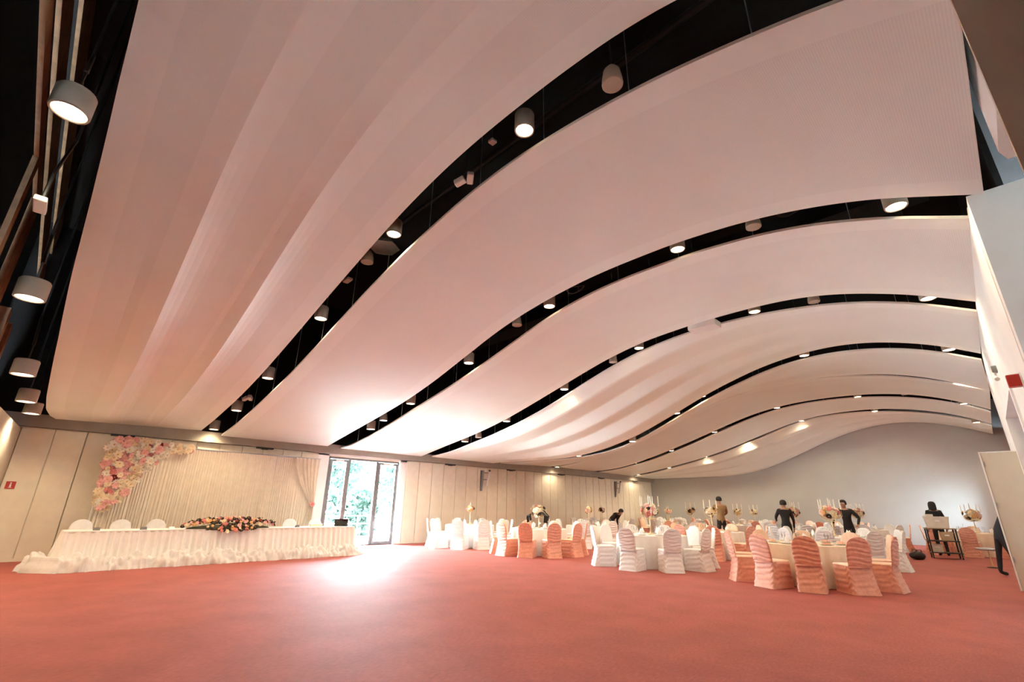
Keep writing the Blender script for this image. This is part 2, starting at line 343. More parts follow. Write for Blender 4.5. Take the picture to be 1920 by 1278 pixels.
foldA = ([0, .20, .328, .345, .365, .395, .45, .52, .60, .661, .678, .70, .73, .79, .88, 1], [0, -.15, -.5, -.27, -.08, .08, .18, .16, .0, -.36, -.14, .03, .15, .22, .15, 0])
yA0 = np.interp(xg, [-16.75, -16.4, -15.6, -14.4, -11, -9.5, -7.9, -6.2, -4.3, .4], [.12, .0, -.11, -.16, -.23, -.28, -.32, -.37, -.40, -.44])
one = np.ones(NX)
yF0 = 19.42+np.interp(xg, [-16.75, -15.3, -14.6, -3.6, -2.2, .33], [.30, .14, .0, .0, .14, .30])
stepD = ([0, .02, .11, .13, .36, .46, .48, .66, .76, .78, 1], [1, .97, .68, .66, .66, .36, .34, .34, .02, 0, 0])
stepA = ([0, .30, .325, .345, .38, .43, .50, .60, .655, .675, .71, .77, .85, 1], [0, .0, .01, .08, .20, .32, .41, .47, .50, .56, .70, .84, .94, 1])
stepE = ([0, .15, .4, .7, 1], [0, .06, .35, .82, 1])
lin = ([0, 1], [0, 1])
STRIPS = [('A', yA0, 'A0', 3.35*one, 'A1', lin, 3), ('B', 3.9*one, 'B0', 7.3*one, 'B1', lin, 1), ('C', 7.8*one, 'C0', 11.3*one, 'C1', lin, 1),
          ('D', 11.8*one, 'D0', 15.3*one, 'D1', stepD, 1), ('E', 15.8*one, 'E0', 19.4*one, 'F1', stepE, 1), ('F', yF0, 'F0', 23.3*one, 'F1', lin, 1),
          ('G', 23.8*one, 'G0', 27.3*one, 'G1', lin, 1), ('H', 27.7*one, 'H0', 29.93*one, 'H1', stepD, 1)]
SNAMES = ['nearest folded ceiling strip over the carpet', 'second ceiling strip from the camera', 'third ceiling strip', 'fourth ceiling strip, banded with soft folds',
          'fifth ceiling strip', 'sixth ceiling strip', 'seventh ceiling strip', 'last ceiling strip against the grey wall']
XE = dict(A=(.6, .6), B=(.6, .6), C=(.44, .37), D=(.345, .275), E=(.26, .28), F=(.28, .2), G=(.19, .13), H=(.12, .08))
def build_strip(nm, y0, k0, y1, k1, step, nb, label):
    vs0 = set(np.linspace(0, 1, 31).tolist())|set(step[0])|(set(foldA[0]) if nm == 'A' else set())
    # perforated bands with smooth margins (nb sub-panels)
    mg = .10 if nb == 1 else .085
    bands = [((i+ (mg if nb == 1 else .28))/nb, (i+1-(mg if nb == 1 else .28))/nb) for i in range(nb)]
    for a, c in bands: vs0 |= {a-.002, a+.002, c-.002, c+.002}
    vv = sorted(vs0); nv = len(vv)
    Y = np.array([y0+(y1-y0)*v for v in vv]); sm = np.interp(vv, step[0], step[1])
    if step[0] is stepD[0] or step[0] is stepA[0] or step[0] is stepE[0]:
        if step is not stepA:
            fine = np.interp(np.linspace(0, 1, 401), step[0], step[1]); ker = np.hanning(13); ker /= ker.sum()
            fine = np.convolve(np.pad(fine, 6, mode='edge'), ker, 'valid'); sm = np.interp(vv, np.linspace(0, 1, 401), fine)
    if step is stepD: Z = np.array([Zc[k1]+(Zc[k0]-Zc[k1])*s for s in sm])
    else: Z = np.array([Zc[k0]+(Zc[k1]-Zc[k0])*s for s in sm])
    if nm == 'A': Z = Z+np.outer(np.interp(vv, foldA[0], foldA[1]), ampA)
    th = .045
    xr = [XE[nm][0]+(XE[nm][1]-XE[nm][0])*v for v in vv]
    xx = np.array([-16.75+(xg+16.75)*(r_+16.75)/17.08 for r_ in xr])
    sl = (Z[:, -1]-Z[:, -3])/(xg[-1]-xg[-3])
    Z = np.array([np.where(xx[j] > .33, Z[j, -1]+sl[j]*(xx[j]-.33), np.interp(xx[j], xg, Z[j])) for j in range(nv)])
    V = [(xx[j, i], Y[j, i], Z[j, i]) for j in range(nv) for i in range(NX)]+[(xx[j, i], Y[j, i], Z[j, i]+th) for j in range(nv) for i in range(NX)]
    N = nv*NX; F = []
    for j in range(nv-1):
        for i in range(NX-1):
            a = j*NX+i; F.append((a, a+NX, a+NX+1, a+1)); F.append((N+a, N+a+1, N+a+NX+1, N+a+NX))
    nbot = len(F)
    for i in range(NX-1):
        F.append((i, i+1, N+i+1, N+i)); a = (nv-1)*NX+i; F.append((a, N+a, N+a+1, a+1))
    for j in range(nv-1):
        a = j*NX; F.append((a, N+a, N+a+NX, a+NX)); a += NX-1; F.append((a, a+NX, N+a+NX, N+a))
    me = bpy.data.meshes.new('ceiling_strip'); me.from_pydata(V, [], F)
    me.materials.append(MATS['ceiling_board'])
    sm_ = [True]*nbot+[False]*(len(F)-nbot); me.polygons.foreach_set('use_smooth', sm_)
    at = me.attributes.new('perf', 'FLOAT', 'POINT')
    pf = []
    for j in range(nv): pf += [1. if any(a < vv[j] < c for a, c in bands) else 0.]*NX
    at.data.foreach_set('value', pf+[0.]*N)
    me.update()
    for ed in me.edges: pass
    o = place(me, 'ceiling_strip', ceil); o['label'] = label
    return o
strips = [build_strip(s[0], s[1], s[2], s[3], s[4], s[5], s[6], l) for s, l in zip(STRIPS, SNAMES)]
for o in strips:      # keep strip rims crisp
    me = o.data; bm = bmesh.new(); bm.from_mesh(me)
    for e in bm.edges:
        if len(e.link_faces) == 2 and e.calc_face_angle(0) > (R(50) if o is not strips[0] else R(4.5)): e.smooth = False
    bm.to_mesh(me); bm.free()
# dark ducts and pipes in the void, suspension rods between the strips
b = MB(); b.box(-15.5, 2.6, 7.0, .2, 3.4, 7.5); b.box(-15.5, 10.2, 7.0, .2, 10.9, 7.4); b.box(-15.5, 18.4, 7.0, .2, 19.0, 7.4); b.build('air_duct', 'duct', ceil)
for yv in (4.2, 8.1, 12.1, 16.1, 24.0):
    MB().tube([(-16, yv, 6.9), (.2, yv, 6.9)], .05, 8).build('pipe', 'duct', ceil)
rodm = MB().tube([(0, 0, 0), (0, 0, 1)], .006, 5).mesh('suspension_rod', 'steel')
for (yv, key) in ((3.95, 'B0'), (7.84, 'C0'), (11.84, 'D0'), (15.84, 'E0'), (23.84, 'G0')):
    for xv in np.arange(-15.6, .2, 1.35):
        z = float(np.interp(xv, xg, Zc[key])); place(rodm, 'suspension_rod', ceil, (float(xv), yv, z+.04), None, (1, 1, ZC-z-.04))

# ------------------------------------------------------------------ downlights and other fittings in the gaps
def lamp_meshes(r, h):
    body = MB().lathe([(r*.55, h), (r*.92, h), (r, h-.02), (r, .012), (r*.97, 0), (r*.86, 0), (r*.84, .02), (r*.4, .022)], 28).mesh('housing', 'lamp_body', True)
    lens = MB().lathe([(.001, .010), (r*.6, .006), (r*.84, .012), (r*.84, .018), (.001, .018)], 28).mesh('lens', 'lamp_lens', True)
    stem = MB().tube([(0, 0, h), (0, 0, 1)], .012, 6).mesh('stem', 'black_metal')
    return body, lens, stem
LM = lamp_meshes(.135, .28); LM2 = lamp_meshes(.155, .25)
def downlight(x, y, z, label, group, ms=LM, lit=True, top=ZC, power=1.0):
    e = tag(empty('downlight', (x, y, z)), label, 'downlight', group)
    hz = place(ms[0], 'housing', e); place(ms[1], 'lens', hz)
    h = .28 if ms is LM else .25
    MB().tube([(0, 0, h), (0, 0, top-z)], .012, 6).build('stem', 'black_metal', e)
    if lit:
        l = bpy.data.lights.new('lamp', 'SPOT'); l.energy = LAMP_W*power; l.color = (1, .79, .52); l.spot_size = R(146); l.spot_blend = .6; l.shadow_soft_size = .11
        o = bpy.data.objects.new('lamp_light', l); COL.objects.link(o); o.parent = e; o.location = (0, 0, -.012)
    return e
GAPS = [('first', 3.62, [(-3.51, 6.18), (-6.79, 6.0), (-9.57, 5.13), (-12.35, 4.31), (-14.52, 3.78), (-16.5, 3.46)], [(-2.12, 5.91), (-7.72, 5.79)]),
        ('second', 7.55, [(-.2, 5.33), (-3.32, 5.94), (-6.48, 5.74), (-9.32, 4.96), (-11.97, 4.24), (-14.22, 3.71)], [(-1.99, 5.82), (-7.53, 5.56), (-13.46, 3.91)]),
        ('third', 11.55, [(-.25, 5.3), (-3.36, 5.93), (-6.55, 5.73), (-9.33, 4.97), (-11.98, 4.24), (-14.26, 3.72)], [(-2.11, 5.81), (-7.44, 5.5), (-13.48, 3.81)]),
        ('fourth', 15.55, [(-.25, 5.23), (-3.38, 5.76), (-6.61, 5.01), (-7.58, 4.55), (-9.39, 3.73), (-11.91, 3.36), (-14.72, 3.36)], []),
        ('fifth', 19.56, [(-.33, 5.21), (-16.4, 3.40)], []),
        ('sixth', 23.55, [(-.42, 5.16), (-3.52, 5.88), (-6.61, 5.83), (-9.59, 5.02), (-11.96, 4.28), (-14.19, 3.77)], [(-2.0, 5.75)]),
        ('seventh', 27.5, [(-.3, 4.98), (-3.59, 5.87), (-6.68, 5.77), (-9.51, 5.01), (-11.9, 4.29), (-14.21, 3.77), (-16.4, 3.45)], [])]
SPK = MB().lathe([(.02, .26), (.06, .25), (.095, .20), (.115, .08), (.12, .02), (.118, 0), (.105, 0)], 24).mesh('housing', 'lamp_body', True)
SPG = MB().lathe([(.001, .004), (.105, .002), (.105, .01), (.001, .01)], 24).mesh('grille', 'white_plastic', True)
for nm, gy, ls, ss in GAPS:
    n = len(ls)
    for i, (x, z) in enumerate(ls):
        downlight(x, gy, z, 'cylindrical downlight in %s black ceiling gap from camera, %s from the right' % (nm, ORD[i]), 'downlights in the %s ceiling gap' % nm, power=.45 if x < -16 else (.65 if x > -1 else 1.0))
    for i, (x, z) in enumerate(ss):
        e = tag(empty('pendant_speaker', (x, gy, z)), 'unlit bullet-shaped speaker in %s black ceiling gap, %s from the right' % (nm, ORD[i]), 'speaker', 'speakers in the %s ceiling gap' % nm)
        hz = place(SPK, 'housing', e); place(SPG, 'grille', hz); MB().tube([(0, 0, .25), (0, 0, ZC-z)], .01, 6).build('stem', 'black_metal', e)
for i, (x, y, z) in enumerate(((-5.40, -.57, 4.80), (-8.0, -.54, 3.72), (-10.6, -.47, 3.24), (-13.0, -.40, 3.16), (-15.0, -.31, 3.19))):
    e = downlight(x, y, z, 'beige drum downlight beyond the ceiling edge, %s from the top corner' % ORD[i], 'drum downlights beside the near wall', LM2, top=z+.5, power=.8)
    MB().tube([(0, 0, .5), (-.5, -.05, 1.1)], .022, 6).build('arm', 'black_metal', e)
    MB().tube([(-.5, -.05, 1.1), (-.5, -.05, ZC-z)], .018, 6).build('hanger', 'black_metal', e)
e = tag(empty('sensor_bar', (-6.2, -.59, 4.17)), 'slim pale bar fitting on a black arm near the dark window', 'light')
MB().box(-.16, -.05, -.03, .16, .05, .03, .012).build('body', 'white_plastic', e); MB().tube([(0, 0, .03), (-.05, 0, .4), (-.6, .02, 1.2), (-.6, .02, 4.4)], .016, 6).build('arm', 'black_metal', e)
def track_spot(x, y, z, label):
    e = tag(empty('twin_spotlight', (x, y, z)), label, 'spotlight', 'twin spotlights in the first gap')
    for s, a in ((-1, 25), (1, -35)):
        M = Matrix.Translation((s*.09, s*.03, -.02)) @ Matrix.Rotation(R(a), 4, 'Z') @ Matrix.Rotation(R(70), 4, 'Y')
        mb = MB(); mb.box(-.05, -.05, -.09, .05, .05, .09, .018); mb.v = [tuple(M @ Vector(v)) for v in mb.v]; mb.build('head', 'white_plastic', e)
    MB().tube([(0, 0, 0), (0, 0, ZC-z)], .012, 6).build('stem', 'black_metal', e)
track_spot(-4.87, 3.7, 6.2, 'white twin spotlight between the two nearest ceiling strips')
track_spot(-13.98, 3.7, 4.09, 'white twin spotlight low in the first gap near the panelled wall')
e = tag(empty('wall_sensor', (-8.67, 3.7, 5.74)), 'small white box fitting in the first ceiling gap', 'sensor'); MB().box(-.12, -.06, 0, .12, .06, .06, .015).build('body', 'white_plastic', e); MB().tube([(0, 0, .05), (0, 0, 2.8)], .01, 6).build('stem', 'black_metal', e)
e = tag(empty('small_sensor', (-4.25, 3.7, 6.5)), 'tiny white sensor deep in the first ceiling gap', 'sensor'); MB().box(-.05, -.05, 0, .05, .05, .05, .012).build('body', 'white_plastic', e); MB().tube([(0, 0, .05), (0, 0, 2.0)], .01, 6).build('stem', 'black_metal', e)
e = tag(empty('air_diffuser', (-7.3, 3.72, 5.98)), 'grey faceted air diffuser in the first ceiling gap', 'vent')
MB().lathe([(.30, 0), (.22, .10), (.12, .16), (.12, .5)], 6).build('hood', 'alu', e); MB().tube([(0, 0, .5), (0, 0, 2.6)], .05, 8).build('stem', 'duct', e)
e = tag(empty('projector_box', (-4.6, 11.5, 5.79)), 'white box projector set in the third ceiling gap', 'projector')
MB().box(-.36, -.2, 0, .36, .2, .17, .02).build('body', 'white_plastic', e); MB().tube([(0, 0, .17), (0, 0, 2.8)], .02, 8).build('stem', 'black_metal', e)
for x, z in ((-5.72, 5.84), (-1.4, 5.80)):
    e = tag(empty('cable_coil', (x, 7.55, z)), 'dark coiled cable ring %s in the second ceiling gap' % ('near the wall end' if x < -3 else 'by the white side wall'), 'cable')
    MB().tube([(.22*math.cos(t), .14*math.sin(t), .03*math.sin(2*t)+.1) for t in np.linspace(0, 2*math.pi, 25)], .012, 6).build('coil', 'duct', e); MB().tube([(0, .14, .1), (0, .1, 2.7)], .006, 5).build('tie', 'duct', e)
# black clips under the wall beam
clip = MB().box(-.06, -.26, -.05, .06, .26, .0, .012).mesh('clip_light', 'black_metal')
clip2 = MB().box(-.045, -.1, -.07, .045, .1, -.05, .008).mesh('clip_head', 'duct')
for i, y in enumerate((1.56, 5.26, 12.88, 16.59, 20.41, 24.11, 27.82)):
    e = tag(empty('track_fitting', (-16.83, y, 3.11)), 'black fitting under the beam of the panelled wall, %s from the left' % ORD[i], 'fitting', 'black fittings under the wall beam')
    place(clip, 'housing', e); place(clip2, 'head', e)

# ------------------------------------------------------------------ glass door and terrace
dr = struct(empty('door_1', (XL-.10, 0, 0)), 'tall grey-framed glass terrace door')
def bar(y0, z0, y1, z1, d=.05): MB().box(-d, y0, z0, d, y1, z1, .006).build('frame', 'alu', dr)
bar(DY0, 0, DY0+.07, DZ); bar(DY1-.07, 0, DY1, DZ); bar(DY0, DZ-.07, DY1, DZ); bar(DY0, 0, DY1, .04)
bar(8.27, 0, 8.36, DZ-.07); bar(9.42, 0, 9.51, DZ-.07)
def leaf(y0, y1, nm):
    lf = MB(); d = .03; f = .085
    lf.box(-d, y0, .04, d, y0+f, DZ-.08); lf.box(-d, y1-f, .04, d, y1, DZ-.08); lf.box(-d, y0+f, .04, d, y1-f, .04+f); lf.box(-d, y0+f, DZ-.08-f, d, y1-f, DZ-.08)
    o = lf.build('door_leaf', 'alu', dr); o.location = (.04, 0, 0)
    MB().box(-.006, y0+f, .04+f, .006, y1-f, DZ-.08-f).build('pane', 'pane_glass', o)
    MB().box(.03, y0+.2, DZ-.08-f*.8, .08, y1-.2, DZ-.10).build('door_closer', 'white_plastic', o)
    return o
leaf(DY0+.07, 8.27, 'l'); leaf(9.51, DY1-.07, 'r')
hb = MB(); hb.box(.03, 8.18, .95, .09, 8.22, 1.35); hb.build('handle', 'steel', dr)
hb = MB(); hb.box(.03, 9.55, .95, .09, 9.59, 1.35); hb.build('handle', 'steel', dr)
MB().box(-.006, 8.36, .04, .006, 9.42, DZ-.07).build('pane', 'pane_glass', dr)
e = tag(empty('exit_sign', (XL+.05, 8.94, 3.17)), 'bleached white emergency sign above the glass door', 'sign')
MB().box(-.02, -.21, -.075, .02, .21, .075, .01).build('plate', 'white_plastic', e)
mk = MB()
for yv in (-.12, -.06, 0, .06, .12): mk.box(.021, yv-.015, -.04, .023, yv+.015, .04)
mk.build('pictogram', 'alu', e)
struct(MB().box(-48, -30, -.35, XL-.25, 45, -.06).build('terrace', 'terrace'), 'pale terrace outside the glass door')
ra = tag(empty('terrace_railing', (-20.2, 0, -.06)), 'white post-and-rail terrace railing seen through the glass door', 'railing')
for z in (.35, .68, 1.0): MB().tube([(0, 5, z), (0, 19, z)], .022, 6).build('rail', 'railing_white', ra)
for y in np.arange(5, 19.1, 1.4): MB().tube([(0, float(y), 0), (0, float(y), 1.02)], .03, 6).build('post', 'railing_white', ra)
def tree(x, y, h, r, label, seed):
    rnd = random.Random(seed)
    e = tag(empty('garden_tree', (x, y, -.1)), label, 'tree', 'trees beyond the terrace')
    MB().tube([(0, 0, 0), (.05, .03, h*.4), (0, .1, h*.8)], [.13, .1, .03], 8).build('trunk', 'bark', e)
    b = MB()
    cl = [(rnd.gauss(0, r*.5), rnd.gauss(0, r*.5), h*rnd.uniform(.12, .98), rnd.uniform(.3, .6)*r) for _ in range(40)]
    for cx, cy, cz, cr in cl:
        for _ in range(80):
            d = Vector((rnd.gauss(0, 1), rnd.gauss(0, 1), rnd.gauss(0, 1))).normalized()*cr*rnd.uniform(.5, 1)
            p = Vector((cx, cy, cz))+d; s = rnd.uniform(.12, .26)
            if p.z < .1: continue
            a = Vector((rnd.gauss(0, 1), rnd.gauss(0, 1), rnd.gauss(0, 1))).normalized(); t = a.orthogonal().normalized()
            b.add([p-a*s, p+t*s*.5, p+a*s, p-t*s*.5], [(0, 1, 2, 3)])
    o = b.build('crown', 'foliage', e); o['kind'] = 'stuff'
for i, (x, y, h, r) in enumerate(((-28, 10.8, 4.2, 1.5), (-33, 15.6, 5.0, 1.7), (-28, 20.4, 3.8, 1.5), (-40, 24.5, 6.2, 2.2), (-23.6, 12.4, 2.0, .9), (-24.5, 16.4, 2.3, 1.0))):
    tree(x, y, h, r, ['leafy green tree behind the left door pane', 'tall green tree behind the middle door pane', 'green tree behind the dark door mullion', 'far tall tree behind the last door pane',
                      'low green bush behind the terrace railing', 'low green bush at the far end of the terrace railing'][i], i+3)

# ------------------------------------------------------------------ wall furniture
sg = tag(empty('wall_sign', (XL+.035, -.27, 1.71)), 'small square red sign with white figure on the cream wall', 'sign')
MB().box(-.006, -.085, -.085, .006, .085, .085, .004).build('plate', 'red_sign', sg)
g = MB(); g.box(.0065, -.016, -.05, .009, .016, .02); g.lathe([(.001, 0), (.017, 0), (.017, .002), (.001, .002)], 14, (.0065, 0, .045), Matrix.Rotation(R(90), 3, 'Y')); g.box(.0065, -.032, -.058, .009, .032, -.05)
g.build('pictogram', 'white_plastic', sg)
def wall_speaker(y, label):
    e = tag(empty('wall_speaker', (XL+.03, y, 2.06)), label, 'speaker', 'column speakers on the panelled wall')
    g = MB(); g.add([(0, -.05, .0), (.05, -.05, .0), (.16, -.05, .9), (0, -.05, .9), (0, .05, .0), (.05, .05, 0), (.16, .05, .9), (0, .05, .9)],
                    [(0, 1, 2, 3), (7, 6, 5, 4), (0, 4, 5, 1), (1, 5, 6, 2), (2, 6, 7, 3), (3, 7, 4, 0)]); g.build('bracket', 'alu', e)
    g = MB(); g.tube([(.14, .22, .22), (.24, .30, .86)], .055, 12); g.build('column', 'white_plastic', e)
    g = MB(); g.tube([(.05, .0, .5), (.18, .25, .5)], .02, 6); g.tube([(.05, 0, .8), (.21, .28, .8)], .02, 6); g.build('arm', 'alu', e)
    MB().ball((.24, .30, .89), .05, 10, 6).build('cap', 'black_metal', e)
wall_speaker(14.72, 'grey wall bracket with white column speaker right of the glass door')
wall_speaker(25.55, 'grey wall bracket with column speaker near the far corner')
rb = tag(empty('alarm_box', (wx(8.35), 8.35, 2.93)), 'red alarm box on the white side wall', 'alarm')
MB().box(-.135, -.06, -.075, 0, .06, .075, .012).build('housing', 'red_sign', rb); MB().box(-.015, -.07, -.085, .0, .07, .085).build('back_plate', 'white_plastic', rb)
cm = tag(empty('wall_camera', (wx(11.9), 11.9, 3.66)), 'small grey and white camera high on the white side wall', 'camera')
MB().box(-.07, -.07, .12, 0, .07, .24, .012).build('mount', 'alu', cm); MB().tube([(-.05, 0, .13), (-.06, -.04, .04), (-.04, -.12, -.02)], [.03, .03, .036], 10).build('body', 'white_plastic', cm)
# open door leaf standing out from the side opening
lf = tag(empty('open_door_leaf', (.45, 14.0, 0)), 'narrow beige door leaf standing open from the white side wall', 'door')
MB().box(-.70, -.03, .01, -.15, .03, 2.58, .008).build('panel', 'beige_paint', lf)
MB().box(-.725, -.036, .01, -.70, .036, 2.585).build('edge_strip', 'white_paint', lf)
MB().box(-.725, -.036, 2.58, -.15, .036, 2.60).build('top_strip', 'white_paint', lf)
for z in (.5, 1.5, 2.3): MB().box(-.69, -.045, z, -.67, -.03, z+.1).build('bolt', 'steel', lf)

# ------------------------------------------------------------------ flowers
def flower_mesh(nm, mt, petals=7, cup=.5, core='flower_amber'):
    b = MB()
    for ring, (r, z, t) in enumerate(((1, 0, .35), (.72, .14, .7), (.42, .26, 1.1))):
        for k in range(petals):
            a = 2*math.pi*(k+.5*ring)/petals; wd = math.pi/petals*1.15
            ci = (math.cos(a), math.sin(a)); pr = r*math.cos(t*cup); pz = z+r*math.sin(t*cup)
            L_ = lambda rr, aa, zz: (rr*math.cos(aa), rr*math.sin(aa), zz)
            b.add([L_(.08, a, z), L_(pr*.6, a-wd, z+(pz-z)*.5), L_(pr, a-wd*.45, pz), L_(pr, a+wd*.45, pz-.03), L_(pr*.6, a+wd, z+(pz-z)*.5)], [(0, 1, 2, 3, 4)])
    b.lathe([(.95, -.05), (.5, -.25), (.05, -.3)], 8)
    b.mi = 1; b.ball((0, 0, .32), .18, 8, 4)
    return b.mesh(nm, [mt, core], True)
FL = {k: flower_mesh('flower', 'flower_'+k) for k in ('cream', 'white', 'pink', 'rose', 'wine', 'dark', 'amber')}
BUD = {k: MB().lathe([(.05, -.5), (.5, -.35), (.75, .1), (.6, .5), (.25, .65)], 9).mesh('bud', 'flower_'+k, True) for k in ('dark', 'cream', 'wine', 'white', 'amber')}
LEAFM = MB().add([(0, 0, 0), (.35, .4, .1), (0, 1, .12), (-.35, .4, .1), (0, .45, -.02)], [(0, 1, 4), (1, 2, 4), (2, 3, 4), (3, 0, 4)]).mesh('leaf', 'leaf')

def aim(d, roll): 
    q = Vector(d).normalized().to_track_quat('Z', 'Y') @ Matrix.Rotation(roll, 3, 'Z').to_quaternion(); return q.to_euler()
# ------------------------------------------------------------------ backdrop with drapes and garland
bk = tag(empty('backdrop_frame', (-16.35, 0, 0)), 'cream pleated drape backdrop behind the head table', 'backdrop')
MB().tube([(0, 1.30, 2.83), (0, 6.95, 2.83)], .025, 8).build('crossbar', 'steel', bk)
for y in (1.33, 6.92): MB().tube([(0, y, 0), (0, y, 2.85)], .022, 8).build('pole', 'white_plastic', bk)
def drape(y0, y1, ztop, zbot, seed, nm, mt, n=260, amp=.035):
    rnd = random.Random(seed); ph = []; t = 0
    for i in range(n): t += rnd.uniform(.2, 1.5); ph.append(t)
    b = MB(); nz = 8
    def fn(i, j):
        v = j/(nz-1); y = y0+(y1-y0)*i/(n-1); a = amp*(.35+.65*v)
        return (.03+a*math.sin(ph[i])+.02*math.sin(y*3+v*2), y+.015*math.cos(ph[i]*.7)*v, ztop+(zbot-ztop)*v)
    b.grid(n, nz, fn); return b.build(nm, mt, bk, True)
drape(1.34, 5.2, 2.82, .02, 1, 'drape', 'drape', 420)
drape(5.2, 6.9, 2.82, .02, 2, 'drape', 'drape', 180)
# tied-back swag at the right end
b = MB(); n = 46; nz = 22
def swag(i, j):
    u = i/(n-1); v = j/(nz-1); z = 2.82-v*2.78; pin = 1.38
    yl = 6.05+u*.85
    if z > pin:
        t = (2.82-z)/(2.82-pin); s = t**1.6; yl = yl*(1-s)+(6.74+u*.14)*s
    else:
        t = (pin-z)/pin; yl = (6.74+u*.14)*(1-t)+(6.5+u*.42)*t
    return (.12+.035*math.sin(u*40)+.02*math.sin(u*17), yl, z)
b.grid(n, nz, swag); b.build('tied_drape', 'drape', bk, True)
ro = place(FL['pink'], 'rosette', bk, (.20, 6.80, 1.38), aim((1, -.3, 0), 0), .09); place(FL['rose'], 'rosette_heart', ro, (0, 0, .25), None, .55)
MB().tube([(.05, 3.15+.12*math.cos(t), 2.88+.07*math.sin(t)) for t in np.linspace(0, 2*math.pi, 21)], .01, 6).build('ring', 'steel', bk)
ga = tag(empty('flower_garland', (-16.12, 1.4, 2.8)), 'pink and cream flower garland hung over the backdrop corner', 'garland')
POLY = [(1.24, 2.72), (1.35, 2.93), (1.98, 2.93), (2.55, 2.90), (3.08, 2.84), (3.14, 2.74), (2.72, 2.66), (2.42, 2.44), (2.12, 2.10), (1.90, 1.66), (1.70, 1.32), (1.45, 1.14), (1.28, 1.36), (1.33, 1.75), (1.26, 2.1), (1.30, 2.4)]
def inside(p, poly):
    c = False
    for i in range(len(poly)):
        (x1, y1), (x2, y2) = poly[i-1], poly[i]
        if (y1 > p[1]) != (y2 > p[1]) and p[0] < (x2-x1)*(p[1]-y1)/(y2-y1)+x1: c = not c
    return c
rnd = random.Random(11); pts = []
while len(pts) < 185:
    p = (rnd.uniform(1.2, 3.2), rnd.uniform(1.1, 3.0))
    if inside(p, POLY) and all((p[0]-q[0])**2+(p[1]-q[1])**2 > .075**2 for q in pts): pts.append(p)
    elif rnd.random() < .0004: break
hubs = [(rnd.uniform(1.3, 2.9), rnd.uniform(1.2, 2.9), rnd.choice(['pink', 'rose', 'pink', 'pink', 'cream', 'white', 'cream', 'white'])) for _ in range(26)]
for (py, pz) in pts:
    h = min(hubs, key=lambda q: (q[0]-py)**2+(q[1]-pz)**2)
    c = h[2] if rnd.random() < .55 else rnd.choice(['cream', 'white', 'cream', 'white', 'pink', 'pink', 'rose', 'white', 'cream', 'wine'])
    s = rnd.uniform(.07, .125) if c in ('cream', 'white', 'pink') else rnd.uniform(.055, .085)
    place(FL[c], 'flower', ga, (rnd.uniform(-.02, .10), py-1.4, pz-2.8), aim((1, rnd.gauss(-.15, .35), rnd.gauss(-.1, .35)), rnd.uniform(0, 6)), s)
for _ in range(40):
    py, pz = rnd.choice(pts); place(LEAFM, 'leaf', ga, (-.05, py-1.4, pz-2.8), (rnd.uniform(0, 6), rnd.uniform(0, 6), rnd.uniform(0, 6)), .12)
bb = MB()
for py, pz in pts: bb.ball((-.05, py-1.4, pz-2.8), .075, 7, 4, (.6, 1, 1))
bb.build('moss_backing', 'flower_pink', ga)

# ------------------------------------------------------------------ chairs
CH_MESH = {}
def chair_meshes(key, back, front, seat, seed):
    rnd = random.Random(seed)
    ph = [rnd.uniform(0, 6.28) for _ in range(12)]
    def ruche(u, z):
        s = 0
        for k in range(3): s += math.sin(z*(78+37*k)+2.4*math.sin(u*2.3+ph[k])+ph[k+3]+u*1.3*math.sin(ph[k+6]))*(.55, .3, .2)[k]
        return s*.0125
    nu, nv = 13, 40
    def hw(t): return .205+.015*math.sin(t*2.6)-.03*max(0, t-.72)**2*12
    def rear(i, j):
        u = -1+2*i/(nu-1); t = j/(nv-1); ztop = .955-.085*abs(u)**2.4
        z = .44+t*(ztop-.44); y = -.235-.075*t
        return (u*hw(t), y-.028*math.sqrt(max(0, 1-u*u*.96))-ruche(u, z), z)
    def frnt(i, j):
        u = -1+2*i/(nu-1); t = j/(nv-1); ztop = .955-.085*abs(u)**2.4
        z = .44+t*(ztop-.44); y = -.235-.075*t
        return (u*hw(t), y+.022*math.sqrt(max(0, 1-u*u*.96)), z)
    b = MB(); b.grid(nu, nv, rear); 
    b.mi = 1; b.grid(nu, nv, frnt, True)
    N = nu*nv
    top = [((nv-1)*nu+i, (nv-1)*nu+i+1, N+(nv-1)*nu+i+1, N+(nv-1)*nu+i) for i in range(nu-1)]
    sl = [(j*nu, (j+1)*nu, N+(j+1)*nu, N+j*nu) for j in range(nv-1)]; sr = [(j*nu+nu-1, N+j*nu+nu-1, N+(j+1)*nu+nu-1, (j+1)*nu+nu-1) for j in range(nv-1)]
    fs = top+sl+sr; b.f += fs; b.m += [0]*len(fs)
    me_b = b.mesh('backrest', [back, front], True)
    s = MB(); s.box(-.215, -.24, .435, .215, .235, .485, .022); me_s = s.mesh('seat', seat, True)
    # skirt: rounded-square loop from the seat rim to the floor
    nu2, nv2 = 56, 22
    def skirt(i, j):
        t = j/(nv2-1); a = 2*math.pi*i/nu2; c, sn = math.cos(a), math.sin(a); e = .22
        x = math.copysign(abs(c)**e, c); y = math.copysign(abs(sn)**e, sn)
        fl = t**1.6
        hx = .222+.018*fl; hy = .232+.02*fl
        z = .462*(1-t)+.004
        px, py = x*hx, y*hy
        if y < -.9: py -= .085*fl
        rr = ruche(a*2, z*.8)*1.15*(1-.75*t**6)
        n = Vector((x*abs(x)**3, y*abs(y)**3, 0)); n.normalize()
        return (px+n.x*rr, py+n.y*rr, z)
    k = MB(); k.grid(nu2, nv2, skirt, True, True); me_k = k.mesh('skirt', back, True)
    CH_MESH[key] = (me_b, me_s, me_k)
chair_meshes('peach', 'peach_cloth', 'peach_light', 'peach_light', 1)
chair_meshes('peach2', 'peach_cloth', 'peach_light', 'peach_light', 2)
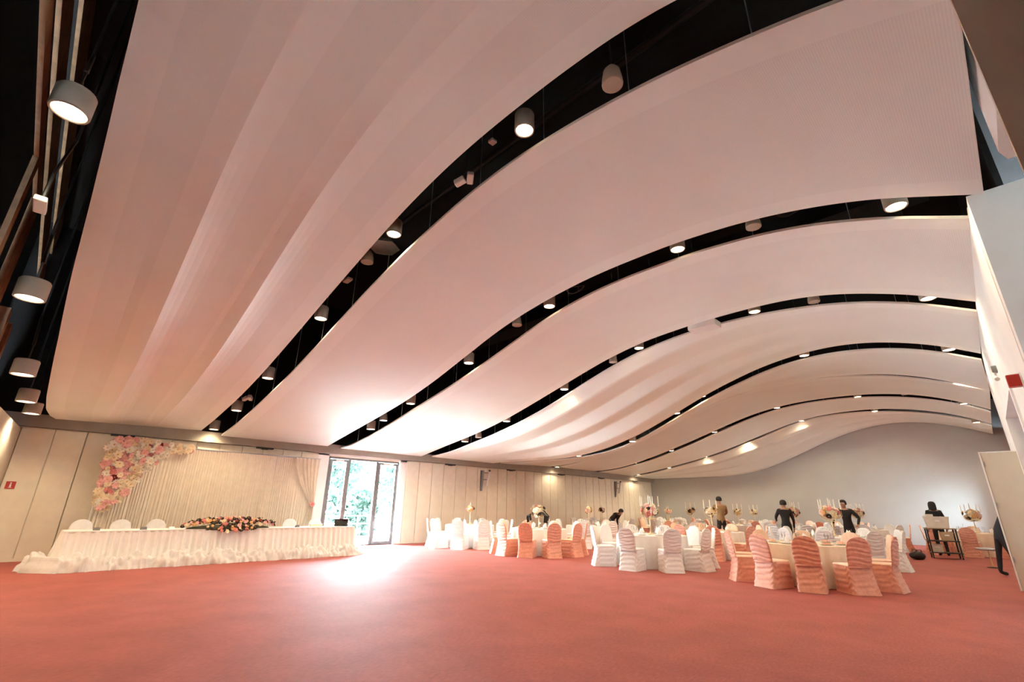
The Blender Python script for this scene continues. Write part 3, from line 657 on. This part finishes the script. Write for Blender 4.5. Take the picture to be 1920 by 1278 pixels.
chair_meshes('white', 'white_cloth', 'white_cloth', 'white_cloth', 3)
chair_meshes('white2', 'white_cloth', 'white_cloth', 'white_cloth', 4)
chair_meshes('grey', 'grey_cloth', 'white_cloth', 'white_cloth', 5)
def chair(key, x, y, rz, label, group):
    e = tag(empty('banquet_chair', (x, y, 0), rz), label, 'chair', group)
    for nm, me in zip(('backrest', 'seat', 'skirt'), CH_MESH[key]): place(me, nm, e)
    return e

# ------------------------------------------------------------------ head table
TX0, TX1, TY0, TY1 = -15.05, -14.22, .82, 7.38
ht = tag(empty('head_table', (TX1, (TY0+TY1)/2, 0)), 'long head table with pleated white skirt before the backdrop', 'table')
cy = (TY0+TY1)/2
MB().box(TX0-TX1, TY0-cy, .72, 0, TY1-cy, .745, .006).build('table_top', 'white_plastic', ht)
MB().box(TX0-TX1-.01, TY0-cy-.01, .745, .012, TY1-cy+.01, .762, .006).build('top_cloth', 'table_cloth', ht)
def pleat_path(pts, per, amp, ztop, zbot, flare, seed, nz=10, step=.022):
    rnd = random.Random(seed); P = []
    for a, b_ in zip(pts[:-1], pts[1:]):
        a, b_ = Vector(a), Vector(b_); L_ = (b_-a).length; n = int(L_/step); d = (b_-a).normalized(); nr = Vector((d.y, -d.x))
        for i in range(n): P.append((a+d*(i*step), nr))
    P.append((Vector(pts[-1]), P[-1][1])); ph = 0; PH = []
    for _ in P: ph += step/per*2*math.pi*rnd.uniform(.3, 1.7); PH.append(ph)
    b = MB()
    def fn(i, j):
        v = j/(nz-1); p, nr = P[i]; o = amp*(.3+.7*v)*math.sin(PH[i])+flare*v; q = p+nr*o; return (q.x, q.y, ztop+(zbot-ztop)*v)
    b.grid(len(P), nz, fn); return b
tw = TX0-TX1
pleat_path([(tw, TY0-cy), (0, TY0-cy), (0, TY1-cy), (tw, TY1-cy)], .15, .05, .75, .01, .12, 5).build('pleated_skirt', 'table_cloth', ht, True)
tu = MB(); nL, nC = 640, 21; perim = [(-.75, TY0-cy), (0, TY0-cy), (0, TY1-cy), (-.55, TY1-cy)]
seg = []; 
for a, b_ in zip(perim[:-1], perim[1:]): seg.append((Vector(a), Vector(b_), (Vector(b_)-Vector(a)).length))
tot = sum(s[2] for s in seg)
def tulle(i, j):
    s = i/(nL-1)*tot
    for a, b_, l in seg:
        if s <= l+1e-9: break
        s -= l
    d = (b_-a).normalized(); nr = Vector((d.y, -d.x)); p = a+d*s
    t = j/(nC-1); ang = math.pi*t
    nn = noise.noise(Vector((p.x*2.2, p.y*2.2, 1.7)))*.5+noise.noise(Vector((p.x*6, p.y*6, t*3)))*.45+noise.noise(Vector((p.x*13, p.y*13, t*7)))*.38
    wd = .50*(1+.4*nn); hh = .27*(1+1.0*nn)
    c = p+nr*(.0+wd*(1-t)); 
    rr = Vector((c.x, c.y, max(.004, hh*math.sin(ang)**.8*(1.05-.25*t)+.0)))
    return rr
tu.grid(nL, nC, tulle); tu.build('tulle_ruffle', 'tulle', ht, True)
for i, (yv, nm) in enumerate(((1.18, 'leftmost white chair behind the head table'), (1.93, 'second white chair behind the head table from the left'), (2.66, 'third white chair behind the head table, left of the flowers'),
                              (6.06, 'white chair behind the head table, right of the flowers'), (6.85, 'white chair behind the head table nearest the glass door'))):
    chair('white', -15.55, yv, R(-90), nm, 'chairs behind the head table')
cp = tag(empty('flower_centrepiece', (-14.42, 4.0, .762)), 'long dark and cream flower arrangement on the head table', 'flowers')
rnd = random.Random(5); pts = []
while len(pts) < 230:
    u = rnd.uniform(-1, 1); v = rnd.uniform(-1, 1)
    if u*u+v*v*.9 > 1: continue
    w_ = (1-u*u)**.5
    x = .05+v*.32*w_; z = .02+.22*w_*(1-v*v)**.5+rnd.uniform(-.02, .03)
    if x > .2: z -= (x-.2)*.85
    q = (x, u*1.1+.02, z)
    if all((q[0]-o[0])**2+(q[1]-o[1])**2+(q[2]-o[2])**2 > .045**2 for o in pts): pts.append(q)
    elif rnd.random() < .0005: break
for q in pts:
    c = rnd.choice(['dark', 'dark', 'dark', 'dark', 'wine', 'cream', 'cream', 'amber', 'amber', 'pink', 'rose', 'dark'])
    rot = aim((.5+1.6*q[0]+rnd.gauss(0, .35), q[1]*.5+rnd.gauss(0, .35), .7), rnd.uniform(0, 6))
    if c in BUD and rnd.random() < .45: place(BUD[c], 'bud', cp, q, rot, rnd.uniform(.03, .05))
    else: place(FL[c], 'flower', cp, q, rot, rnd.uniform(.038, .065))
b = MB(); b.ball((.02, 0, .0), .12, 20, 10, (2.0, 8.2, .8)); b.v = [(x, y, max(z, .0) if x < .2 else z) for x, y, z in b.v]; b.build('foliage_base', 'leaf', cp, True)
for _ in range(60):
    q = rnd.choice(pts); place(LEAFM, 'leaf', cp, (q[0], q[1], q[2]-.01), (rnd.uniform(-1, 1), rnd.uniform(-1, 1), rnd.uniform(0, 6)), .09)
lp = tag(empty('laptop', (-14.70, 7.18, .762), R(152)), 'black laptop open at the door end of the head table', 'laptop')
MB().box(-.14, -.19, 0, .14, .19, .018, .004).build('keyboard_base', 'cart_black', lp)
g = MB(); g.box(-.008, -.195, 0, .008, .195, .2, .004); o = g.build('screen', 'screen', lp); o.location = (-.14, 0, .015); o.rotation_euler = (0, R(-10), 0)
bx = tag(empty('gift_box', (-14.6, 6.35, .762), R(-12)), 'small cream box on the head table', 'box'); MB().box(-.09, -.16, 0, .09, .16, .07, .006).build('body', 'flower_cream', bx); MB().box(-.095, -.165, .05, .095, .165, .08, .004).build('lid', 'cream_cloth', bx)
for i, (yv, l) in enumerate(((1.35, 'dark card stand near the left end of the head table'), (2.2, 'dark card stand on the head table before the second chair'), (2.75, 'folded card on the head table beside the flowers'), (5.75, 'dark card stand on the head table right of the flowers'), (6.7, 'folded card on the head table near the laptop'))):
    c = tag(empty('table_card', (-14.45, yv, .762), R(10*i)), l, 'card'); g = MB()
    g.add([(-.04, -.06, 0), (0, -.06, .06), (.04, -.06, 0), (-.04, .06, 0), (0, .06, .06), (.04, .06, 0)], [(0, 1, 4, 3), (1, 2, 5, 4), (0, 2, 1), (3, 4, 5)])
    g.build('card', 'grey_fabric' if 'dark' in l else 'napkin', c)

# ------------------------------------------------------------------ round tables
TT = MB().lathe([(.001, .70), (.88, .70), (.88, .738), (.001, .738)], 40).mesh('table_top', 'cart_wood')
def cloth_mesh(nm, mt, seed):
    rnd = random.Random(seed); n = 180; nz = 12; ph = [rnd.uniform(0, 6.28) for _ in range(3)]
    b = MB(); b.lathe([(.001, .752), (.86, .752), (.895, .747), (.903, .735)], n)
    def fn(i, j):
        v = j/(nz-1); a = 2*math.pi*i/n
        f = (.55*math.sin(17*a+ph[0]+.6*math.sin(3*a))+.3*math.sin(29*a+ph[1])+.25*math.sin(9*a+ph[2]))
        r = .903+.012*v+f*.05*v**.7
        return (r*math.cos(a), r*math.sin(a), .735-.728*v)
    b.grid(n, nz, fn, True, True); return b.mesh(nm, mt, True)
CLOTH = {'white': cloth_mesh('tablecloth', 'table_cloth', 1), 'cream': cloth_mesh('tablecloth', 'cream_cloth', 2)}
PLATE = MB().lathe([(.001, .004), (.08, .004), (.13, .018), (.132, .022), (.08, .010), (.001, .009)], 20).mesh('plate', 'porcelain', True)
NAP = MB().lathe([(.05, 0), (.055, .03), (.02, .12), (.002, .15)], 7).mesh('napkin', 'napkin')
NAPF = MB().add([(-.07, 0, 0), (.07, 0, 0), (.02, 0, .17), (-.06, .05, .10), (0, .06, 0)], [(0, 1, 2), (0, 2, 3), (1, 4, 2), (2, 4, 3), (0, 3, 4), (0, 4, 1)]).mesh('napkin', 'napkin')
NAPP = MB().box(-.07, -.045, 0, .07, .045, .035, .012).mesh('napkin', 'napkin_peach')
GLASS = MB().lathe([(.033, 0), (.033, .004), (.005, .008), (.004, .085), (.03, .11), (.037, .15), (.032, .20)], 12, openend=True).mesh('wine_glass', 'drinking_glass', True)
BOTTLE = MB().lathe([(.036, 0), (.038, .01), (.038, .17), (.014, .22), (.013, .28), (.016, .285), (.016, .30)], 12).mesh('bottle', 'drinking_glass', True)

def centre(kind, x, y, label, seed):
    rnd = random.Random(seed)
    if kind == 'none': return
    e = tag(empty('candelabra' if kind in ('big', 'mid') else 'flower_stand', (x, y, .752)), label, 'centrepiece', 'tall table centrepieces')
    hs = {'big': .50, 'mid': .48, 'small': .46, 'bow': .42, 'ball': .50}[kind]
    MB().lathe([(.10, 0), (.10, .012), (.04, .03), (.018, .06), (.016, hs*.5), (.022, hs*.52), (.016, hs*.55), (.014, hs), (.05, hs+.03)], 16).build('stand', 'gold', e, True)
    R_ = {'big': .22, 'mid': .17, 'small': .14, 'bow': .26, 'ball': .24}[kind]
    cz = hs+.10
    nf = {'big': 52, 'mid': 36, 'small': 26, 'bow': 40, 'ball': 52}[kind]
    pal = {'big': ['cream', 'white', 'cream', 'white', 'pink', 'dark', 'cream', 'rose'], 'mid': ['cream', 'white', 'cream', 'amber', 'dark'], 'small': ['cream', 'white', 'amber', 'dark', 'pink'],
           'bow': ['white', 'cream', 'dark', 'rose', 'amber'], 'ball': ['cream', 'amber', 'pink', 'cream', 'white', 'rose', 'dark']}[kind]
    for _ in range(nf):
        d = Vector((rnd.gauss(0, 1), rnd.gauss(0, 1), rnd.gauss(0, 1))).normalized()
        rj = R_*rnd.uniform(.75, 1.12); q = Vector((d.x*rj, d.y*rj, cz+d.z*rj*.72)); rot = aim(d, rnd.uniform(0, 6))
        place(FL[rnd.choice(pal)], 'flower', e, q, rot, rnd.uniform(.05, .085))
    MB().ball((0, 0, cz), R_*.7, 12, 8, (1, 1, .7)).build('flower_core', 'flower_cream', e, True)
    if kind in ('big', 'mid', 'ball'):
        na = 5 if kind != 'mid' else 4; ra_ = R_*1.12
        for k in range(na):
            a = 2*math.pi*k/na+.4; cx, cy_ = math.cos(a)*ra_, math.sin(a)*ra_
            arm = MB().tube([(0, 0, hs*.8), (cx*.6, cy_*.6, hs*.75), (cx, cy_, hs+.02), (cx, cy_, hs+.20)], .008, 6).build('arm', 'gold', e)
            MB().lathe([(.02, hs+.20), (.028, hs+.22), (.014, hs+.225), (.013, hs+.44), (.003, hs+.47)], 8, (cx, cy_, 0)).build('candle', 'ivory_candle', arm)
        MB().lathe([(.03, cz+R_*.4), (.013, cz+R_*.5), (.012, cz+R_*.5+.26), (.003, cz+R_*.5+.29)], 8).build('candle', 'ivory_candle', e)
    if kind == 'small':
        MB().lathe([(.02, cz+.05), (.012, cz+.2), (.003, cz+.26)], 8).build('candle', 'ivory_candle', e)
    if kind == 'bow':
        for s in (-1, 1):
            for q in range(2):
                a = rnd.uniform(-.4, .4)+(0 if s > 0 else math.pi); c, sn = math.cos(a), math.sin(a); ln = .34+.12*q
                g = MB(); w0 = .07
                ptsb = [(.04, cz-.02), (.16, cz+.02-.06*q), (ln, cz-.16), (ln-.03, cz-.30-.06*q)]
                vs_ = []
                for rr, zz in ptsb: vs_ += [(c*rr-sn*w0, sn*rr+c*w0, zz), (c*rr+sn*w0, sn*rr-c*w0, zz+.02), (c*rr+sn*w0, sn*rr-c*w0, zz+.03), (c*rr-sn*w0, sn*rr+c*w0, zz+.012)]
                fs = []
                for i in range(3):
                    for j in range(4): fs.append((i*4+j, i*4+(j+1) % 4, i*4+4+(j+1) % 4, i*4+4+j))
                fs += [(0, 3, 2, 1), (12, 13, 14, 15)]
                g.add(vs_, fs); g.build('ribbon', 'black_fabric', e)
def seat_angles(first, n): return [first+360/n*i for i in range(n)]
ROWN = ['front', 'second', 'third', 'fourth', 'back']
TABLES = [  # row, x, y, chair colour, cloth, centrepiece, seat angles, table word
    (0, -14.45, 12.12, 'white', 'white', 'small', [-127, -95, -54, -20, 15, 51, 87, 123, 159, 195], 'leftmost'),
    (0, -11.0, 12.15, 'peach', 'white', 'bow', [-131, -97, -64, -31, 4, 40, 76, 112, 148, 184], 'second'),
    (0, -6.95, 12.1, 'white', 'white', 'big', [-128, -82, -42, -4, 35, 70, 105, 140, 175], 'third'),
    (0, -3.28, 12.0, 'peach', 'cream', 'none', [-141, -104, -75, -42, -4, 33, 69, 105, 141, 180], 'rightmost'),
    (1, -12.0, 16.2, 'white', 'white', 'small', seat_angles(-100, 9), 'leftmost'),
    (1, -6.95, 15.95, 'peach', 'white', 'mid', [-104, -66, -26, 14, 52, 90, 128, 166, -154], 'second'),
    (1, -3.68, 16.25, 'white', 'white', 'ball', seat_angles(-46, 9), 'rightmost'),
    (2, -14.3, 20.4, 'white', 'white', 'small', seat_angles(-80, 8), 'leftmost'),
    (2, -9.75, 20.4, 'white', 'white', 'mid', seat_angles(-100, 9), 'second'),
    (2, -5.85, 20.4, 'grey', 'white', 'ball', seat_angles(-100, 9), 'rightmost'),
    (3, -13.0, 24.6, 'white', 'white', 'small', seat_angles(-90, 8), 'leftmost'),
    (3, -9.4, 24.6, 'peach', 'white', 'mid', seat_angles(-90, 8), 'second'),
    (3, -4.6, 24.6, 'white', 'white', 'big', seat_angles(-75, 8), 'third'),
    (3, -1.15, 24.75, 'peach', 'cream', 'ball', [-98, -140, -50, 52, 95, 137, 180], 'rightmost'),
    (4, -14.9, 28.0, 'white', 'white', 'small', seat_angles(-90, 8), 'leftmost'),
    (4, -9.9, 28.1, 'white', 'white', 'mid', seat_angles(-90, 8), 'second'),
    (4, -6.5, 28.0, 'peach', 'white', 'big', seat_angles(-90, 8), 'third'),
]
trnd = random.Random(21)
for ti, (row, tx, ty, ccol, cl, ctr, angs, word) in enumerate(TABLES):
    tn = '%s %s-row table' % (word, ROWN[row])
    t = tag(empty('round_table', (tx, ty, 0), trnd.uniform(0, 6)), 'round %s-clothed banquet table, %s in the %s row' % (cl, word, ROWN[row]), 'table', 'round banquet tables')
    place(TT, 'table_top', t); place(CLOTH[cl], 'tablecloth', t)
    # seats, named by side and order as seen from the camera
    seats = []
    vdir = Vector((tx, ty)).normalized(); rdir = Vector((vdir.y, -vdir.x))
    for a in angs:
        d = Vector((math.cos(R(a)), math.sin(R(a)))); rad = 1.24+trnd.uniform(-.02, .05)
        seats.append((a, rad, d.dot(vdir), d.dot(rdir), d))
    for side, sel, word2 in (('near', [s for s in seats if s[2] < -.15], 'near'), ('far', [s for s in seats if s[2] >= -.15], 'far')):
        sel.sort(key=lambda s: s[3])
        for i, s in enumerate(sel):
            d = s[4]; x, y = tx+d.x*s[1], ty+d.y*s[1]; jit = trnd.uniform(-7, 7)
            key = ccol
            if ccol in ('white', 'peach') and trnd.random() < .5: key = ccol+'2'
            cname = {'white': 'white', 'peach': 'peach', 'grey': 'grey'}[ccol]
            # exceptions seen in the photograph
            if row >= 2 and ccol == 'white' and (i*7+ti) % 5 == 0: key, cname = 'peach', 'peach'
            chair(key, x, y, R(s[0]+90+jit), '%s ruched chair, %s from left on the %s side of the %s' % (cname, ORD[i], side, tn), 'chairs around the %s' % tn)
    centre(ctr, tx, ty, {'big': 'tall candelabra with pale flowers', 'mid': 'slim candelabra with cream flowers', 'small': 'small flower stand with single candle', 'bow': 'flower stand with black ribbons', 'ball': 'candelabra with amber and pink flowers', 'none': ''}[ctr]+' on the '+tn, ti*3+1)
    for side in ('near', 'far'):
        sel = sorted([q for q in seats if (q[2] < -.15) == (side == 'near')], key=lambda q: q[3])
        for i, q in enumerate(sel):
            a, d = q[0], q[4]; p = (tx+d.x*.66, ty+d.y*.66); wh = 'at %s seat from left, %s side, %s' % (ORD[i], side, tn)
            o = place(PLATE, 'plate', None, (p[0], p[1], .752)); tag(o, 'white plate '+wh, 'plate', 'plates on the %s' % tn)
            pe = (ccol == 'peach' and i % 3 == 0) or i == 4
            o = place(NAPP if pe else (NAP if i % 2 else NAPF), 'napkin', None, (p[0], p[1], .764), (0, 0, R(a+90)))
            tag(o, ('folded peach napkin ' if pe else 'white standing napkin ')+wh, 'napkin', 'napkins on the %s' % tn)
            if row < 4:
                g_ = Matrix.Rotation(R(a+17), 2) @ Vector((.50, 0))
                o = place(GLASS, 'wine_glass', None, (tx+g_.x, ty+g_.y, .752)); tag(o, 'clear stemmed glass '+wh, 'glass', 'glasses on the %s' % tn)
    if row in (0, 1, 3):
        q = Matrix.Rotation(R(20+40*ti), 2) @ Vector((.33, 0)); o = place(BOTTLE, 'bottle', None, (tx+q.x, ty+q.y, .752)); tag(o, 'clear bottle standing on the %s' % tn, 'bottle')

# ------------------------------------------------------------------ people
def person(name_label, loc, rz, J, top, trousers, hair_long=False, scale=1.0, shoe='black_fabric', sleeve=True):
    e = tag(empty('person', loc, rz), name_label, 'person')
    names = list(J.keys())
    E2 = [('pelvis', 'waist'), ('waist', 'chest'), ('chest', 'neck'), ('neck', 'jaw'), ('jaw', 'head'), ('head', 'crown')]
    for s in 'lr':
        E2 += [('chest', s+'sh'), (s+'sh', s+'el'), (s+'el', s+'wr'), (s+'wr', s+'palm'), ('pelvis', s+'hip'), (s+'hip', s+'kn'), (s+'kn', s+'an'), (s+'an', s+'toe')]
    RAD = dict(pelvis=.145, waist=.13, chest=.15, neck=.052, jaw=.068, head=.092, crown=.06, sh=.072, el=.048, wr=.031, palm=.032, hip=.088, kn=.062, an=.046, toe=.044)
    P = {k: Vector(v) for k, v in J.items()}
    vs_ = []; idx = {}; rad = []
    for k in names: idx[k] = len(vs_); vs_.append(P[k]); rad.append(RAD.get(k, RAD.get(k[1:], .05)))
    ed = [(idx[a], idx[b_]) for a, b_ in E2]
    for s in 'lr':      # five fingers from each palm
        pd = (P[s+'palm']-P[s+'wr']).normalized(); sd = pd.orthogonal().normalized()
        for q in range(5):
            o_ = (q-2)*.018; ln = (.045, .07, .078, .072, .055)[q]
            b0 = P[s+'palm']+sd*o_+pd*(.015 if q else -.02); b1 = b0+pd*ln*.6+sd*(o_*.5 if q else -.03); b2 = b1+pd*ln*.5+pd.cross(sd)*.015
            i0 = len(vs_); vs_ += [b0, b1, b2]; rad += [.0095, .009, .008]; ed += [(idx[s+'palm'], i0), (i0, i0+1), (i0+1, i0+2)]
    me = bpy.data.meshes.new('body'); me.from_pydata([tuple(v) for v in vs_], ed, [])
    o = bpy.data.objects.new('body', me); COL.objects.link(o)
    sk = o.modifiers.new('skin', 'SKIN'); sk.use_smooth_shade = True
    for i, sv in enumerate(me.skin_vertices[0].data): sv.radius = (rad[i]*1.0, rad[i]*(.8 if names[i] in ('pelvis', 'waist', 'chest') else 1) if i < len(names) else rad[i]); sv.use_root = (i == idx['pelvis'])
    ss = o.modifiers.new('sub', 'SUBSURF'); ss.levels = 1; ss.render_levels = 1
    dg = bpy.context.evaluated_depsgraph_get(); m2 = bpy.data.meshes.new_from_object(o.evaluated_get(dg)); bpy.data.objects.remove(o)
    for x in ('skin', top, trousers, shoe): m2.materials.append(MATS[x])
    segs = [(P[a], P[b_], a, b_) for a, b_ in E2]
    for pl in m2.polygons:
        c = pl.center; best = None
        for a, b_, na, nb in segs:
            d = b_-a; t = max(0, min(1, (c-a).dot(d)/d.length_squared)); dd = (c-(a+d*t)).length
            if best is None or dd < best[0]: best = (dd, na, nb, t)
        na, nb, t = best[1], best[2], best[3]
        if nb in ('waist', 'neck') and not (nb == 'neck' and t > .8) or nb[1:] == 'sh' or nb[1:] == 'el' or (nb[1:] == 'wr' and sleeve) or (nb == 'chest'): mi = 1
        elif nb[1:] in ('hip', 'kn', 'an') : mi = 2 if not (nb[1:] == 'an' and t > .93) else 3
        elif nb[1:] == 'toe': mi = 3
        else: mi = 0
        pl.material_index = mi; pl.use_smooth = True
    body = place(m2, 'body', e)
    hc = P['head']; fw = Vector((0, 1, 0))
    up = (P['crown']-P['jaw']).normalized(); fwd = (fw-up*fw.dot(up)).normalized(); rt = fwd.cross(up)
    M = Matrix((rt, fwd, up)).transposed().to_4x4(); M.translation = hc
    def hm(mb, nm, mt, sm=True):
        mb.v = [tuple(M @ Vector(v)) for v in mb.v]; return mb.build(nm, mt, e, sm)
    g = MB(); g.ball((0, .095, -.012), .017, 8, 5, (.8, 1, 1.3)); hm(g, 'nose', 'skin')
    for s in (-1, 1):
        g = MB(); g.ball((s*.034, .082, .018), .011, 8, 5); hm(g, 'eye', 'porcelain'); g = MB(); g.ball((s*.088, 0, -.005), .024, 8, 5, (.4, .8, 1.3)); hm(g, 'ear', 'skin')
    g = MB(); g.ball((0, .085, -.058), .02, 8, 5, (1.3, .5, .35)); hm(g, 'mouth', 'flower_rose')
    g = MB(); n = 16
    prof = [(.001, .128), (.06, .115), (.095, .07), (.104, .02), (.100, -.03)] if not hair_long else [(.001, .132), (.065, .118), (.104, .07), (.114, .0), (.115, -.08), (.108, -.16), (.07, -.2)]
    g.lathe(prof, n, (0, -.018, 0)); g.v = [(x, min(y, .02 if z < .05 else .085), z) for x, y, z in g.v]; hm(g, 'hair', 'hair')
    e.scale = (scale,)*3
    return e
def stand(h=1.75, lean=0., armL=None, armR=None, stride=.0):
    k = h/1.75
    J = dict(pelvis=(0, 0, .95), waist=(0, .0, 1.1), chest=(0, .01, 1.36), neck=(0, .0, 1.50), jaw=(0, .015, 1.57), head=(0, .012, 1.645), crown=(0, .0, 1.715))
    for s, sg_ in (('l', -1), ('r', 1)):
        J.update({s+'sh': (sg_*.18, 0, 1.42), s+'el': (sg_*.235, -.01, 1.14), s+'wr': (sg_*.25, .08, .90), s+'palm': (sg_*.25, .11, .83),
                  s+'hip': (sg_*.09, 0, .90), s+'kn': (sg_*.10, .02+sg_*stride, .50), s+'an': (sg_*.10, -.02+sg_*stride*1.3, .08), s+'toe': (sg_*.12, .12+sg_*stride*1.3, .04)})
    if armL: J['lel'], J['lwr'], J['lpalm'] = armL
    if armR: J['rel'], J['rwr'], J['rpalm'] = armR
    if lean:
        piv = Vector((0, 0, .98)); Mx = Matrix.Rotation(-lean, 3, 'X')
        for q in J:
            if q[1:] in ('hip', 'kn', 'an', 'toe') or q == 'pelvis': continue
            J[q] = tuple(piv+Mx @ (Vector(J[q])-piv))
    return {q: tuple(c*k for c in v) for q, v in J.items()}
reach = lambda s: ((s*.25, .12, 1.22), (s*.18, .34, 1.12), (s*.16, .41, 1.10))
person('person in black vest standing between the front and second row tables', (-5.35, 17.9, 0), R(35), stand(1.72, 0, reach(-1), None, .06), 'black_fabric', 'black_fabric')
person('person in tan top behind the second table of the second row', (-7.62, 18.3, 0), R(40), stand(1.86, 0, reach(-1), reach(1)), 'tan_fabric', 'black_fabric')
person('person with long dark hair in black behind the service cart', (-2.05, 23.05, 0), R(15), stand(1.77), 'black_fabric', 'black_fabric', True)
person('person in black bending over beyond the leftmost second-row table', (-12.55, 18.55, 0), R(-95), stand(1.7, 1.05, ((-.2, .10, 1.14), (-.18, .32, 1.05), (-.17, .39, 1.03)), reach(1)), 'black_fabric', 'grey_fabric')
person('person in black leaning over the rightmost third-row table', (-3.9, 19.2, 0), R(175), stand(1.76, .18, ((-.36, .05, 1.22), (-.34, .28, 1.05), (-.33, .35, 1.02)), ((.36, .05, 1.22), (.34, .28, 1.05), (.33, .35, 1.02))), 'black_fabric', 'black_fabric')
person('person in dark trousers half hidden behind the open door leaf', (-.42, 17.0, 0), R(-82), stand(1.75, .5, reach(-1), reach(1), .10), 'navy_fabric', 'navy_fabric')

# ------------------------------------------------------------------ cart, bag, stool
ct = tag(empty('service_cart', (-1.92, 22.0, 0), R(12)), 'black-framed service cart with wooden shelves before the grey wall', 'cart')
for x in (-.36, .36):
    for y in (-.24, .24):
        MB().box(x-.02, y-.02, .09, x+.02, y+.02, .90).build('post', 'cart_black', ct)
        wh = MB(); wh.lathe([(.001, -.015), (.045, -.015), (.045, .015), (.001, .015)], 14, (x, y, .046), Matrix.Rotation(R(90), 3, 'Y')); wh.build('wheel', 'black_metal', ct)
for z, m_ in ((.16, 'cart_black'), (.52, 'cart_black'), (.90, 'cart_wood')): MB().box(-.40, -.27, z, .40, .27, z+.03, .005).build('shelf', m_, ct)
def crate(x, y, z, rz, sx, sy, sz, m_, label, lid=False):
    e = tag(empty('storage_crate', (x, y, z), rz), label, 'crate'); g = MB(); t = .012
    def ring(f0, z0): return [(-sx*f0, -sy*f0, z0), (sx*f0, -sy*f0, z0), (sx*f0, sy*f0, z0), (-sx*f0, sy*f0, z0)]
    g.add(ring(.86, 0)+ring(1, sz)+ring(.94, sz)+ring(.82, .02), [(3, 2, 1, 0), (0, 1, 5, 4), (1, 2, 6, 5), (2, 3, 7, 6), (3, 0, 4, 7), (4, 5, 9, 8), (5, 6, 10, 9), (6, 7, 11, 10), (7, 4, 8, 11), (8, 9, 13, 12), (9, 10, 14, 13), (10, 11, 15, 14), (11, 8, 12, 15), (12, 13, 14, 15)])
    g.build('tub', m_, e); MB().box(-sx*1.02, -sy*1.02, sz-.03, -sx*.99, sy*1.02, sz).build('rim', m_, e); MB().box(-sx*1.02, -sy*1.03, sz-.03, sx*1.02, -sy*.99, sz).build('rim', m_, e)
    MB().box(-.06, -sy*1.05, sz*.55, .06, -sy*.96, sz*.7).build('label_card', 'napkin', e)
crate(-1.95, 22.0, .93, R(12), .31, .22, .36, 'bin_plastic', 'large cream plastic crate on top of the service cart')
e = tag(empty('bread_box', (-2.1, 21.95, 1.30), R(12)), 'small pale box on the rim of the cream crate', 'box'); MB().box(-.10, -.08, -.02, .10, .08, .06, .008).build('body', 'bin_plastic', e)
crate(-1.78, 21.98, .55, R(8), .17, .16, .26, 'cardboard', 'cardboard box on the middle shelf of the service cart')
crate(-2.12, 22.0, .19, R(14), .15, .15, .24, 'bin_plastic', 'pale bin on the bottom shelf of the service cart')
for i, (dx, dz) in enumerate(((-.12, .19), (.02, .19), (.14, .19))):
    o = place(BOTTLE, 'bottle', None, (-1.80+dx*.8, 21.9, dz)); tag(o, 'clear bottle on the bottom shelf of the service cart, '+('nearest the pale bin', 'middle of three', 'nearest the grey wall side post')[i], 'bottle', 'bottles on the service cart')
bg_ = tag(empty('duffel_bag', (-2.5, 20.6, 0), R(45)), 'glossy black bag lying on the carpet beside the service cart', 'bag')
g = MB(); g.ball((0, 0, .12), .13, 20, 12, (1.85, 1.05, .98)); g.v = [(x*(1+.10*noise.noise(Vector((x*9, y*9, z*9)))), y, max(.002, z+.03*noise.noise(Vector((x*11, y*11, z*5))))) for x, y, z in g.v]; g.build('body', 'bag', bg_, True)
for s in (-1, 1): MB().tube([(-.10, s*.06, .22), (-.07, s*.09, .29), (.07, s*.09, .29), (.10, s*.06, .22)], .011, 6).build('handle', 'bag', bg_)
st = tag(empty('low_stool', (-.78, 19.4, 0), R(10)), 'low steel-rimmed stool on one thin leg beside the door leaf', 'stool')
MB().lathe([(.001, .44), (.24, .44), (.26, .455), (.26, .49), (.24, .50), (.001, .50)], 28).build('seat', 'steel', st, True)
MB().tube([(0, 0, .02), (0, 0, .45)], .018, 10).build('leg', 'gold', st); MB().lathe([(.13, 0), (.13, .012), (.03, .03)], 20).build('foot', 'cart_black', st, True)
